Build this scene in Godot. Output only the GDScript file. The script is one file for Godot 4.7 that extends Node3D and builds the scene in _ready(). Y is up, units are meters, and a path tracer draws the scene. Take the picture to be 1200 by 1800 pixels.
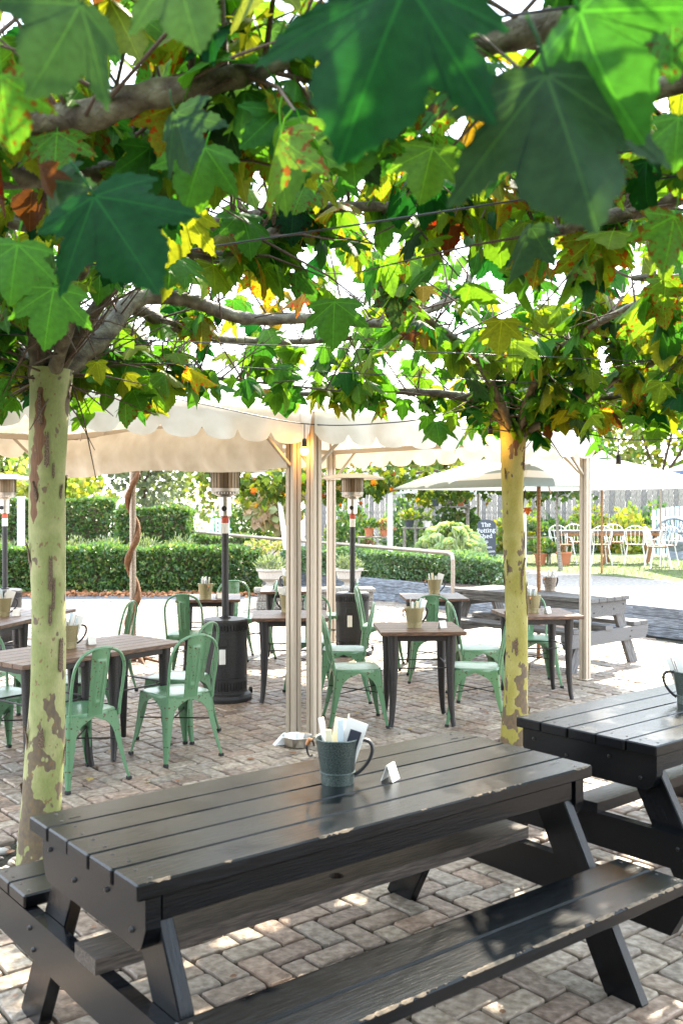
extends Node3D
# A courtyard cafe under trained plane trees. Metres, y up, camera near the origin looking down -z.

const EYE := Vector3(0, 1.72, 0)
const FPX := 1720.0      # focal length in photograph pixels (1200 x 1800)
const HORIZON := 888.0
var rng := RandomNumberGenerator.new()
var taken := {}
var mats := {}
var boxes := {}

# ---------------------------------------------------------------- mesh builder
class MB:
	var v := PackedVector3Array()
	var n := PackedVector3Array()
	var c := PackedColorArray()
	var u := PackedVector2Array()
	var i := PackedInt32Array()
	var col := Color.WHITE
	func vert(p: Vector3, nn: Vector3, uv := Vector2.ZERO) -> int:
		v.append(p); n.append(nn); c.append(col); u.append(uv)
		return v.size() - 1
	func tri(a: int, b: int, d: int) -> void:
		var f := (v[b] - v[a]).cross(v[d] - v[a])
		if f.dot(n[a] + n[b] + n[d]) > 0.0:
			i.append_array(PackedInt32Array([a, d, b]))
		else:
			i.append_array(PackedInt32Array([a, b, d]))
	func quad(a: Vector3, b: Vector3, d: Vector3, e: Vector3, nn: Vector3) -> void:
		var k := vert(a, nn); vert(b, nn); vert(d, nn); vert(e, nn)
		tri(k, k + 1, k + 2); tri(k, k + 2, k + 3)
	func face3(a: Vector3, b: Vector3, d: Vector3, nn: Vector3) -> void:
		var k := vert(a, nn); vert(b, nn); vert(d, nn)
		tri(k, k + 1, k + 2)
	func box(x: Transform3D, size: Vector3, bev: float) -> void:
		var h := size / 2.0
		var b: float = minf(bev, minf(h.x, minf(h.y, h.z)) * 0.8)
		var nb := x.basis.orthonormalized()
		var pt := func(k: int, s0: float, s1: float, s2: float) -> Vector3:
			var p := Vector3(s0 * (h.x - b), s1 * (h.y - b), s2 * (h.z - b))
			p[k] = signf(p[k]) * h[k]
			return x * p
		for k in 3:
			var k1 := (k + 1) % 3
			var k2 := (k + 2) % 3
			for s in [-1.0, 1.0]:
				var q := []
				for t in [[-1, -1], [1, -1], [1, 1], [-1, 1]]:
					var sg := Vector3.ZERO
					sg[k] = s; sg[k1] = t[0]; sg[k2] = t[1]
					q.append(pt.call(k, sg.x, sg.y, sg.z))
				var nn := Vector3.ZERO
				nn[k] = s
				quad(q[0], q[1], q[2], q[3], nb * nn)
			for s1 in [-1.0, 1.0]:
				for s2 in [-1.0, 1.0]:
					var lo := Vector3.ZERO
					lo[k] = -1; lo[k1] = s1; lo[k2] = s2
					var hi := lo
					hi[k] = 1
					var nn := Vector3.ZERO
					nn[k1] = s1; nn[k2] = s2
					quad(pt.call(k1, lo.x, lo.y, lo.z), pt.call(k1, hi.x, hi.y, hi.z), pt.call(k2, hi.x, hi.y, hi.z), pt.call(k2, lo.x, lo.y, lo.z), nb * nn.normalized())
		for s0 in [-1.0, 1.0]:
			for s1 in [-1.0, 1.0]:
				for s2 in [-1.0, 1.0]:
					face3(pt.call(0, s0, s1, s2), pt.call(1, s0, s1, s2), pt.call(2, s0, s1, s2), nb * Vector3(s0, s1, s2).normalized())
	func tube(pts: Array, rads: Array, sides: int, caps := true, vscale := 1.0) -> void:
		var m := pts.size()
		var t0: Vector3 = (pts[1] - pts[0]).normalized()
		var side := t0.cross(Vector3.UP)
		if side.length() < 0.1:
			side = t0.cross(Vector3.RIGHT)
		side = side.normalized()
		var first := v.size()
		var run := 0.0
		for k in m:
			var t: Vector3 = (pts[mini(k + 1, m - 1)] - pts[maxi(k - 1, 0)]).normalized()
			side = (side - t * side.dot(t)).normalized()
			var up := t.cross(side)
			var r: float = rads[k] if k < rads.size() else rads[-1]
			if k > 0:
				run += (pts[k] - pts[k - 1]).length()
			for s in sides + 1:
				var a := TAU * s / sides
				var d := side * cos(a) + up * sin(a)
				vert(pts[k] + d * r, d, Vector2(float(s) / sides, run * vscale))
		for k in m - 1:
			for s in sides:
				var a := first + k * (sides + 1) + s
				var b := a + sides + 1
				tri(a, a + 1, b + 1); tri(a, b + 1, b)
		if caps:
			for e in [0, m - 1]:
				var d: Vector3 = (pts[0] - pts[1]).normalized() if e == 0 else (pts[m - 1] - pts[m - 2]).normalized()
				var base := v.size()
				vert(pts[e], d)
				for s in sides + 1:
					vert(v[first + e * (sides + 1) + s], d)
				for s in sides:
					tri(base, base + 1 + s, base + 2 + s)
	func lathe(prof: Array, sides: int, smooth := false, at := Transform3D()) -> void:
		for k in prof.size() - 1:
			var p: Vector2 = prof[k]
			var q: Vector2 = prof[k + 1]
			var np := Vector2(q.y - p.y, p.x - q.x).normalized()
			var n0 := np
			var n1 := np
			if smooth:
				if k > 0:
					n0 = (np + Vector2(p.y - prof[k - 1].y, prof[k - 1].x - p.x).normalized()).normalized()
				if k + 2 < prof.size():
					n1 = (np + Vector2(prof[k + 2].y - q.y, q.x - prof[k + 2].x).normalized()).normalized()
			var first := v.size()
			for s in sides + 1:
				var a := TAU * s / sides
				var d := Vector3(cos(a), 0, sin(a))
				vert(at * (d * p.x + Vector3.UP * p.y), at.basis * (d * n0.x + Vector3.UP * n0.y), Vector2(float(s) / sides, p.y))
				vert(at * (d * q.x + Vector3.UP * q.y), at.basis * (d * n1.x + Vector3.UP * n1.y), Vector2(float(s) / sides, q.y))
			for s in sides:
				var a := first + s * 2
				tri(a, a + 2, a + 3); tri(a, a + 3, a + 1)
	func prism(poly: PackedVector2Array, depth: float, x := Transform3D()) -> void:
		# polygon in local xy, thickness along local z, centred
		var ids := Geometry2D.triangulate_polygon(poly)
		var nz := x.basis.z.normalized()
		for s in [-1.0, 1.0]:
			var k := v.size()
			for p in poly:
				vert(x * Vector3(p.x, p.y, s * depth / 2), nz * s)
			for t in range(0, ids.size(), 3):
				tri(k + ids[t], k + ids[t + 1], k + ids[t + 2])
		var turn := 1.0 if Geometry2D.is_polygon_clockwise(poly) else -1.0
		for k in poly.size():
			var p := poly[k]
			var q := poly[(k + 1) % poly.size()]
			var e := (q - p).normalized()
			var nn := (x.basis * Vector3(-e.y, e.x, 0) * turn).normalized()
			quad(x * Vector3(p.x, p.y, depth / 2), x * Vector3(q.x, q.y, depth / 2), x * Vector3(q.x, q.y, -depth / 2), x * Vector3(p.x, p.y, -depth / 2), nn)
	func grid(nu: int, nv: int, f: Callable) -> void:
		# a bent sheet: f(s, t) -> Vector3 with s, t in 0..1
		var first := v.size()
		for a in nu + 1:
			for b in nv + 1:
				var s := float(a) / nu
				var t := float(b) / nv
				var e := 0.004
				var du: Vector3 = f.call(minf(s + e, 1.0), t) - f.call(maxf(s - e, 0.0), t)
				var dv: Vector3 = f.call(s, minf(t + e, 1.0)) - f.call(s, maxf(t - e, 0.0))
				var nn := du.cross(dv)
				vert(f.call(s, t), nn.normalized() if nn.length() > 1e-9 else Vector3.UP, Vector2(s, t))
		for a in nu:
			for b in nv:
				var k := first + a * (nv + 1) + b
				tri(k, k + 1, k + nv + 2); tri(k, k + nv + 2, k + nv + 1)
	func copy_in(o: MB, x: Transform3D, tint := Color.WHITE) -> void:
		var k := v.size()
		v.append_array(x * o.v)
		var nb := x.basis.orthonormalized()
		for q in o.n:
			n.append(nb * q)
		u.append_array(o.u)
		for q in o.c:
			c.append(q * tint)
		for q in o.i:
			i.append(k + q)
	func mesh() -> ArrayMesh:
		var a := []
		a.resize(Mesh.ARRAY_MAX)
		a[Mesh.ARRAY_VERTEX] = v; a[Mesh.ARRAY_NORMAL] = n; a[Mesh.ARRAY_COLOR] = c; a[Mesh.ARRAY_TEX_UV] = u; a[Mesh.ARRAY_INDEX] = i
		var m := ArrayMesh.new()
		m.add_surface_from_arrays(Mesh.PRIMITIVE_TRIANGLES, a)
		return m

# ---------------------------------------------------------------- nodes
func numbered(called: String) -> String:
	taken[called] = taken.get(called, -1) + 1
	return called if taken[called] == 0 else "%s_%03d" % [called, taken[called]]

func thing(called: String, label: String, category: String, at := Vector3.ZERO, turn := 0.0, group := "") -> Node3D:
	var o := Node3D.new()
	o.name = numbered(called)
	add_child(o)
	o.position = at
	o.rotation.y = turn
	o.set_meta("label", label)
	o.set_meta("category", category)
	if group: o.set_meta("group", group)
	return o

func structure(called: String) -> Node3D:
	var o := Node3D.new()
	o.name = numbered(called)
	o.set_meta("kind", "structure")
	add_child(o)
	return o

func ground_piece(called: String, m: Mesh, mat: Material, at := Vector3.ZERO) -> MeshInstance3D:
	var o := MeshInstance3D.new()
	o.name = numbered(called)
	o.mesh = m
	o.material_override = mat
	o.position = at
	o.set_meta("kind", "structure")
	add_child(o)
	return o

func part(parent: Node3D, called: String, m: Mesh, mat: Material, x := Transform3D()) -> MeshInstance3D:
	var o := MeshInstance3D.new()
	o.name = called
	o.mesh = m
	o.material_override = mat
	o.transform = x
	parent.add_child(o, true)
	return o

func many(parent: Node3D, called: String, m: Mesh, mat: Material, xs: Array, cols := []) -> MultiMeshInstance3D:
	var mm := MultiMesh.new()
	mm.transform_format = MultiMesh.TRANSFORM_3D
	mm.use_colors = cols.size() > 0
	mm.mesh = m
	mm.instance_count = xs.size()
	for k in xs.size():
		mm.set_instance_transform(k, xs[k])
		if cols.size(): mm.set_instance_color(k, cols[k])
	var o := MultiMeshInstance3D.new()
	o.name = called
	o.multimesh = mm
	o.material_override = mat
	o.set_meta("kind", "stuff")
	parent.add_child(o, true)
	return o

func cbox(size: Vector3, bev: float) -> Mesh:
	var key := "%.4f %.4f %.4f %.4f" % [size.x, size.y, size.z, bev]
	if not boxes.has(key):
		var b := MB.new()
		b.box(Transform3D(), size, bev)
		boxes[key] = b.mesh()
	return boxes[key]

func beam_frame(a: Vector3, b: Vector3, up: Vector3) -> Transform3D:
	var x := (b - a).normalized()
	var z := x.cross(up).normalized()
	return Transform3D(Basis(x, z.cross(x), z), (a + b) / 2.0)

# a board between two points: w across, h along «up», grain along its length
func beam(parent: Node3D, called: String, a: Vector3, b: Vector3, w: float, h: float, mat: Material, up := Vector3.UP, bev := 0.004) -> MeshInstance3D:
	return part(parent, called, cbox(Vector3(a.distance_to(b), h, w), bev), mat, beam_frame(a, b, up))

func rod(parent: Node3D, called: String, pts: Array, r: float, mat: Material, sides := 8) -> MeshInstance3D:
	var b := MB.new()
	b.tube(pts, [r], sides)
	return part(parent, called, b.mesh(), mat)

func bez(a: Vector3, b: Vector3, c: Vector3, d: Vector3, k: int) -> Array:
	var out := []
	for q in k + 1:
		out.append(a.bezier_interpolate(b, c, d, float(q) / k))
	return out

func smooth_path(pts: Array, per: int) -> Array:
	var out := []
	for k in pts.size() - 1:
		var p0: Vector3 = pts[maxi(k - 1, 0)]
		var p3: Vector3 = pts[mini(k + 2, pts.size() - 1)]
		for q in per:
			out.append(pts[k].cubic_interpolate(pts[k + 1], p0, p3, float(q) / per))
	out.append(pts[-1])
	return out

# the world point seen at a photograph pixel, at a known height or depth
func on_level(px: float, py: float, y := 0.0) -> Vector3:
	var d := FPX * (EYE.y - y) / (py - HORIZON)
	return Vector3((px - 600.0) / FPX * d, y, -d)

func at_depth(px: float, py: float, d: float) -> Vector3:
	return Vector3((px - 600.0) / FPX * d, EYE.y - (py - HORIZON) / FPX * d, -d)

func to_photo(p: Vector3) -> Vector2:
	return Vector2(600.0 + FPX * p.x / -p.z, HORIZON + FPX * (EYE.y - p.y) / -p.z)

# ---------------------------------------------------------------- materials
func lin(r: float, g: float, b: float) -> Color:
	return Color(r, g, b).linear_to_srgb()

func noise_tex(freq: float, lo: Color, hi: Color, octaves := 4, sd := 1, size := 512, mid := -1.0, kind := FastNoiseLite.TYPE_SIMPLEX_SMOOTH) -> NoiseTexture2D:
	var f := FastNoiseLite.new()
	f.noise_type = kind
	f.frequency = freq
	f.fractal_octaves = octaves
	f.seed = sd
	var t := NoiseTexture2D.new()
	t.width = size; t.height = size
	t.seamless = true
	t.noise = f
	var g := Gradient.new()
	if mid < 0.0:
		g.offsets = PackedFloat32Array([0.15, 0.85])
	else:
		g.offsets = PackedFloat32Array([mid - 0.06, mid + 0.06])
	g.colors = PackedColorArray([lo, hi])
	t.color_ramp = g
	return t

func mat(called: String, c: Color, rough := 0.7, metal := 0.0) -> StandardMaterial3D:
	var m := StandardMaterial3D.new()
	m.resource_name = called
	m.albedo_color = c
	m.roughness = rough
	m.metallic = metal
	mats[called] = m
	return m

func textured(m: StandardMaterial3D, t: Texture2D, scale: Vector3, world := false, bump: Texture2D = null, depth := 0.0) -> StandardMaterial3D:
	m.albedo_texture = t
	m.uv1_triplanar = true
	m.uv1_world_triplanar = world
	m.uv1_scale = scale
	m.uv1_triplanar_sharpness = 4.0
	if bump:
		m.heightmap_enabled = true
		m.heightmap_texture = bump
		m.heightmap_scale = depth
	return m

func variant(m: StandardMaterial3D, c: Color, offset: Vector3) -> StandardMaterial3D:
	var o: StandardMaterial3D = m.duplicate()
	o.albedo_color = c
	o.uv1_offset = offset
	return o

func pick(a: Array):
	return a[rng.randi() % a.size()]

func make_materials() -> void:
	var grain := noise_tex(0.03, Color(0.5, 0.5, 0.5), Color(1, 1, 1), 6, 3)
	var grain_relief := noise_tex(0.045, Color.BLACK, Color.WHITE, 4, 4)
	var speck := noise_tex(0.05, Color(0.72, 0.7, 0.68), Color(1, 1, 1), 5, 9)
	var fine := noise_tex(0.12, Color.BLACK, Color.WHITE, 3, 12)
	# dark painted picnic timber, a few boards of slightly different tone
	for k in 4:
		var t: float = [1.0, 1.18, 0.86, 1.08][k]
		var m := textured(mat("dark_paint_%d" % k, lin(0.0055 * t, 0.007 * t, 0.009 * t), 0.25), grain, Vector3(0.35, 5, 5), false, grain_relief, 0.03)
		m.uv1_offset = Vector3(k * 0.37, k * 0.21, k * 0.13)
		m.metallic_specular = 0.34
		var g := textured(mat("grey_timber_%d" % k, lin(0.21 * t, 0.205 * t, 0.2 * t), 0.75), grain, Vector3(0.35, 6, 6), false, grain_relief, 0.05)
		g.uv1_offset = Vector3(k * 0.31, k * 0.17, 0)
		var w := textured(mat("top_wood_%d" % k, lin(0.2 * t, 0.105 * t, 0.062 * t), 0.42), grain, Vector3(0.8, 9, 9), false, grain_relief, 0.05)
		w.uv1_offset = Vector3(k * 0.43, k * 0.29, 0)
		var s := textured(mat("sleeper_%d" % k, lin(0.27 * t, 0.3 * t, 0.34 * t), 0.7), grain, Vector3(0.3, 4, 4), false, grain_relief, 0.2)
		s.uv1_offset = Vector3(k * 0.23, k * 0.41, 0)
	textured(mat("worn_timber", lin(0.085, 0.065, 0.05), 0.6), grain, Vector3(0.5, 5, 5), false, grain_relief, 0.1)
	mat("bolt", lin(0.05, 0.05, 0.05), 0.4, 0.9)
	textured(mat("bare_timber", lin(0.24, 0.18, 0.12), 0.8), grain, Vector3(2, 9, 9))
	# chairs, tables, heaters
	textured(mat("green_enamel", lin(0.085, 0.2, 0.1), 0.34), noise_tex(0.022, Color(0.85, 0.3, 0.22), Color(1, 1, 1), 6, 21, 512, 0.2), Vector3(2.3, 2.3, 2.3))
	mats.green_enamel.clearcoat_enabled = true
	mats.green_enamel.clearcoat = 0.35
	mats.green_enamel.clearcoat_roughness = 0.25
	mat("rubber", lin(0.015, 0.015, 0.015), 0.8)
	textured(mat("gunmetal", lin(0.045, 0.043, 0.045), 0.42, 0.45), speck, Vector3(3, 3, 3))
	textured(mat("heater_black", lin(0.035, 0.035, 0.037), 0.48, 0.25), speck, Vector3(2, 2, 2))
	mat("steel", lin(0.55, 0.53, 0.5), 0.28, 1.0)
	mat("screen_metal", lin(0.2, 0.15, 0.1), 0.35, 0.9)
	mat("reflector", lin(0.6, 0.57, 0.52), 0.35, 0.85)
	mat("paper_white", lin(0.75, 0.74, 0.7), 0.8)
	mat("paper_blue", lin(0.5, 0.58, 0.62), 0.8)
	mat("paper_cream", lin(0.7, 0.64, 0.45), 0.8)
	mat("menu_navy", lin(0.02, 0.025, 0.04), 0.6)
	mat("label_red", lin(0.5, 0.08, 0.04), 0.6)
	textured(mat("zinc", lin(0.16, 0.2, 0.19), 0.42, 0.75), noise_tex(0.06, Color(0.5, 0.52, 0.5), Color(1, 1, 1), 4, 31), Vector3(5, 5, 5))
	textured(mat("brass_tin", lin(0.42, 0.37, 0.2), 0.45, 0.5), speck, Vector3(5, 5, 5))
	mat("strap", lin(0.012, 0.012, 0.014), 0.5)
	mat("grip_wood", lin(0.4, 0.16, 0.05), 0.5)
	mat("cream_metal", lin(0.47, 0.395, 0.31), 0.4, 0.1)
	var cv := textured(mat("canvas", lin(0.85, 0.81, 0.74), 0.85), noise_tex(0.012, Color(0.9, 0.88, 0.85), Color(1, 1, 1), 5, 41), Vector3(0.6, 0.6, 0.6))
	cv.backlight_enabled = true
	cv.backlight = Color(0.62, 0.58, 0.52)
	var cw: StandardMaterial3D = cv.duplicate()
	cw.albedo_color = lin(0.82, 0.81, 0.78)
	mats.canvas_white = cw
	mat("parasol_white", lin(0.62, 0.63, 0.61), 0.85)
	mat("stripe_grey", lin(0.15, 0.2, 0.19), 0.85).backlight_enabled = true
	mats.stripe_grey.backlight = Color(0.5, 0.5, 0.5)
	mat("navy_cloth", lin(0.07, 0.1, 0.2), 0.8)
	mat("wire", lin(0.05, 0.05, 0.055), 0.5, 0.6)
	mat("bulb_socket", lin(0.02, 0.015, 0.012), 0.5)
	var glow := mat("bulb_glow", lin(1, 0.9, 0.7), 0.3)
	glow.emission_enabled = true
	glow.emission = Color(1.0, 0.66, 0.25)
	glow.emission_energy_multiplier = 5.0
	textured(mat("galvanised", lin(0.42, 0.36, 0.3), 0.4, 0.6), speck, Vector3(2, 2, 2))
	# ground
	var br := noise_tex(0.035, Color(0.68, 0.65, 0.62), Color(1, 1, 1), 6, 51)
	var br_relief := noise_tex(0.06, Color.BLACK, Color.WHITE, 5, 52)
	var tones := [[0.38, 0.3, 0.23], [0.4, 0.33, 0.26], [0.31, 0.25, 0.2], [0.38, 0.275, 0.205], [0.35, 0.3, 0.245], [0.43, 0.36, 0.28], [0.27, 0.2, 0.155]]
	for k in tones.size():
		var m := textured(mat("brick_%d" % k, lin(tones[k][0], tones[k][1], tones[k][2]), 0.62), br, Vector3(1.1, 1.1, 1.1), true, br_relief, 0.2)
		m.roughness_texture = noise_tex(0.02, Color(0.65, 0.65, 0.65), Color(1, 1, 1), 3, 60) if k == 0 else mats.brick_0.roughness_texture
	var bm: StandardMaterial3D = mats.brick_0.duplicate()
	bm.albedo_color = Color.WHITE
	bm.vertex_color_use_as_albedo = true
	mats.brick_mixed = bm
	mats.brick_tones = tones
	textured(mat("joint_soil", lin(0.05, 0.04, 0.028), 0.95), noise_tex(0.02, Color(0.5, 0.6, 0.4), Color(1, 1, 1), 5, 61), Vector3(0.8, 0.8, 0.8), true, fine, 0.8)
	textured(mat("path_grey", lin(0.17, 0.17, 0.18), 0.85), speck, Vector3(0.5, 0.5, 0.5), true, fine, 0.5)
	textured(mat("terrace_paving", lin(0.33, 0.3, 0.27), 0.85), speck, Vector3(0.4, 0.4, 0.4), true, fine, 0.5)
	textured(mat("grass", lin(0.16, 0.2, 0.07), 0.9), noise_tex(0.05, Color(0.6, 0.62, 0.5), Color(1, 1, 1), 5, 71), Vector3(0.35, 0.35, 0.35), true, fine, 1.5)
	textured(mat("soil", lin(0.1, 0.065, 0.045), 0.95), speck, Vector3(1, 1, 1), true, fine, 1.5)
	textured(mat("stone", lin(0.36, 0.33, 0.28), 0.85), noise_tex(0.03, Color(0.55, 0.54, 0.52), Color(1, 1, 1), 5, 81), Vector3(2, 2, 2), false, fine, 0.6)
	textured(mat("urn_stone", lin(0.55, 0.52, 0.47), 0.85), speck, Vector3(2, 2, 2))
	textured(mat("pebble", lin(0.4, 0.35, 0.29), 0.6), speck, Vector3(8, 8, 8))
	mat("terracotta", lin(0.45, 0.16, 0.08), 0.8)
	mat("pot_brown", lin(0.07, 0.035, 0.025), 0.5)
	mat("white_paint", lin(0.78, 0.78, 0.77), 0.45)
	mat("pale_blue", lin(0.45, 0.6, 0.66), 0.6)
	textured(mat("honey_timber", lin(0.5, 0.22, 0.07), 0.5), grain, Vector3(0.8, 8, 8))
	textured(mat("fence_timber", lin(0.46, 0.42, 0.37), 0.85), grain, Vector3(0.5, 7, 7), false, grain_relief, 0.15)
	mat("slate", lin(0.05, 0.06, 0.075), 0.75)
	mat("chalk", lin(0.75, 0.76, 0.76), 0.9)
	mat("stem_wood", lin(0.33, 0.15, 0.06), 0.8)
	textured(mats.stem_wood, grain, Vector3(9, 1.2, 9), false, grain_relief, 0.3)
	mat("skin", lin(0.45, 0.27, 0.2), 0.6)
	mat("shirt", lin(0.72, 0.68, 0.66), 0.85)
	mat("hair", lin(0.2, 0.17, 0.15), 0.8)
	mat("trousers", lin(0.25, 0.24, 0.26), 0.85)
	# leaves of small plants, coloured per copy
	var lf := mat("small_leaf", Color.WHITE, 0.42)
	lf.vertex_color_use_as_albedo = true
	lf.backlight_enabled = true
	lf.backlight = Color(0.85, 0.92, 0.4)
	var lm := mat("litter_leaf", Color.WHITE, 0.8)
	lm.vertex_color_use_as_albedo = true

# ---------------------------------------------------------------- furniture
func picnic_table(label: String, at: Vector3, turn: float, paint: String, worn: bool) -> Node3D:
	# local x runs along the table
	var t := thing("picnic_table", label, "picnic table", at, turn, "picnic tables")
	var L := 0.93
	var nz := func(): return mats["%s_%d" % [paint, rng.randi() % 4]]
	for k in 5:
		var z := (k - 2) * 0.145
		beam(t, "top_plank", Vector3(-L + rng.randf_range(-0.004, 0.004), 0.7275, z), Vector3(L + rng.randf_range(-0.004, 0.004), 0.7275 + rng.randf_range(-0.0015, 0.0015), z), 0.14, 0.045, nz.call(), Vector3.UP, 0.005)
	for s in [-1.0, 1.0]:
		beam(t, "side_rail", Vector3(-L + 0.085, 0.667, s * 0.315), Vector3(L - 0.085, 0.667, s * 0.315), 0.04, 0.074, nz.call())
		for k in 2:
			var z: float = s * (0.565 + k * 0.145)
			beam(t, "seat_plank", Vector3(-L + 0.03, 0.4275, z), Vector3(L - 0.03, 0.4275, z), 0.14, 0.045, nz.call(), Vector3.UP, 0.006)
	for e in [-1.0, 1.0]:
		var xo: float = e * (L - 0.055)
		# cleat under the top with cut lower corners
		var b := MB.new()
		b.prism(PackedVector2Array([Vector2(-0.345, 0.07), Vector2(0.345, 0.07), Vector2(0.345, -0.015), Vector2(0.325, -0.06), Vector2(0.3, -0.08), Vector2(-0.3, -0.08), Vector2(-0.325, -0.06), Vector2(-0.345, -0.015)]), 0.045, Transform3D(Basis(Vector3.BACK, Vector3.UP, Vector3.LEFT), Vector3(xo, 0.634, 0)))
		part(t, "end_cleat", b.mesh(), nz.call())
		# beam that carries the seats
		b = MB.new()
		b.prism(PackedVector2Array([Vector2(-0.79, 0.07), Vector2(0.79, 0.07), Vector2(0.79, 0.02), Vector2(0.74, -0.07), Vector2(-0.74, -0.07), Vector2(-0.79, 0.02)]), 0.045, Transform3D(Basis(Vector3.BACK, Vector3.UP, Vector3.LEFT), Vector3(xo, 0.334, 0)))
		part(t, "seat_beam", b.mesh(), nz.call())
		for s in [-1.0, 1.0]:
			var xi: float = e * (L - 0.102)
			beam(t, "leg", Vector3(xi, -0.03, s * 0.6), Vector3(xi, 0.72, s * 0.2), 0.045, 0.14, nz.call(), Vector3(0, 0.45, s).normalized(), 0.004)
		var bb := MB.new()
		for p in [[0.66, -0.28], [0.62, -0.1], [0.66, 0.12], [0.6, 0.27], [0.36, -0.45], [0.3, -0.42], [0.35, 0.44], [0.31, 0.47]]:
			bb.lathe([Vector2(0.0, 0.008), Vector2(0.006, 0.007), Vector2(0.009, 0.0)], 8, false, Transform3D(Basis(Vector3.UP, Vector3(e, 0, 0), Vector3(0, 0, e)), Vector3(xo + e * 0.0225, p[0], p[1])))
		part(t, "bolts", bb.mesh(), mats.bolt)
	# lengthwise board between the seat beams, with the parasol hole
	var cs := MB.new()
	var hole := PackedVector2Array()
	for k in 16:
		hole.append(Vector2(cos(TAU * k / 16) * 0.027, sin(TAU * k / 16) * 0.027))
	var left := PackedVector2Array([Vector2(-L + 0.02, -0.07), Vector2(-L + 0.02, 0.07), Vector2(0, 0.07)])
	for k in 9:
		left.append(hole[(4 + k) % 16])
	left.append(Vector2(0, -0.07))
	var right := PackedVector2Array([Vector2(L - 0.02, 0.07), Vector2(L - 0.02, -0.07), Vector2(0, -0.07)])
	for k in 9:
		right.append(hole[(12 + k) % 16])
	right.append(Vector2(0, 0.07))
	var lay := Transform3D(Basis(Vector3.RIGHT, Vector3.BACK, Vector3.DOWN), Vector3(0, 0.4275, 0))
	cs.prism(left, 0.045, lay)
	cs.prism(right, 0.045, lay)
	part(t, "centre_board", cs.mesh(), mats.worn_timber if worn else mats["%s_1" % paint])
	var sc := MB.new()
	for e in [-1.0, 1.0]:
		for k in 5:
			for o in [-0.035, 0.04]:
				sc.lathe([Vector2(0, 0.0008), Vector2(0.0052, 0.0006), Vector2(0.006, -0.001)], 8, false, Transform3D(Basis(), Vector3(e * (L - 0.06 + rng.randf_range(-0.01, 0.01)), 0.7505, (k - 2) * 0.145 + o)))
		for s in [-1.0, 1.0]:
			for k in 2:
				for o in [-0.035, 0.035]:
					sc.lathe([Vector2(0, 0.0008), Vector2(0.0052, 0.0006), Vector2(0.006, -0.001)], 8, false, Transform3D(Basis(), Vector3(e * (L - 0.06), 0.4505, s * (0.565 + k * 0.145) + o)))
	part(t, "screw_heads", sc.mesh(), mats.bolt)
	# paint rubbed off along the edges
	var f := FastNoiseLite.new()
	f.seed = int(at.x * 100) + 3
	f.frequency = 5.0
	var wm := MB.new()
	for w in [[0.78 + 0.0015, 0.45, 0.9, 1.0], [-0.78 - 0.0015, 0.45, 0.9, 0.25], [0.36, 0.75, 0.93, -0.55]]:
		for side in [0, 1]:
			wm.grid(260, 1, func(a, q):
				var x: float = (a * 2 - 1) * (w[2] - 0.004)
				var wide: float = clampf(f.get_noise_2d(x * 0.8, w[0] * 9.0) * 2.2 + w[3] * 0.6 + f.get_noise_2d(x * 9.0, 3.0) * 0.9, 0.0, 1.0) * 0.006
				var zz: float = signf(w[0])
				if side == 0:
					return Vector3(x, w[1] + 0.0006, w[0] - zz * (0.0055 + wide * q))
				return Vector3(x, w[1] + 0.0006 - 0.0056 * q * minf(1.0, wide / 0.003), w[0] - zz * (0.0055 - 0.0056 * q * minf(1.0, wide / 0.003)) + zz * 0.0004))
	if worn: part(t, "worn_edge", wm.mesh(), mats.bare_timber)
	return t

func chair_leg(sx: float, sz: float) -> Mesh:
	var b := MB.new()
	var rows := 15
	var first := []
	for k in rows:
		var t := float(k) / (rows - 1)
		t = t * t * 0.5 + t * 0.5
		var y := 0.438 - 0.428 * t
		var cx := sx * (0.182 + 0.03 * t + 0.018 * t * t)
		var cz := sz * (0.182 + 0.03 * t + (0.03 if sz < 0 else 0.018) * t * t)
		var w := 0.0
		var q := clampf((t - 0.07) / 0.24, 0.0, 1.0)
		w = lerpf(0.058, 0.021, clampf((t - 0.25) / 0.75, 0, 1)) + (0.126) * (1.0 - sqrt(maxf(0.0, 1.0 - (1.0 - q) * (1.0 - q))))
		var r := minf(0.022, w * 0.6)
		var sec := [[Vector3(cx - sx * w, y, cz), Vector3(0, 0, sz)], [Vector3(cx - sx * r, y, cz), Vector3(0, 0, sz)], [Vector3(cx - sx * r * 0.3, y, cz - sz * r * 0.3), Vector3(sx, 0, sz).normalized()], [Vector3(cx, y, cz - sz * r), Vector3(sx, 0, 0)], [Vector3(cx, y, cz - sz * w), Vector3(sx, 0, 0)]]
		first.append(b.v.size())
		for p in sec:
			b.vert(p[0], p[1])
		for p in sec:
			b.vert(p[0] - p[1] * 0.005, -p[1])
	for k in rows - 1:
		for s in 4:
			for o in [0, 5]:
				var a: int = first[k] + o + s
				var d: int = first[k + 1] + o + s
				b.tri(a, a + 1, d + 1); b.tri(a, d + 1, d)
		for e in [0, 4]:
			var nn := Vector3(-sx, 0, 0) if e == 0 else Vector3(0, 0, -sz)
			b.quad(b.v[first[k] + e], b.v[first[k] + 5 + e], b.v[first[k + 1] + 5 + e], b.v[first[k + 1] + e], nn)
	return b.mesh()

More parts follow.
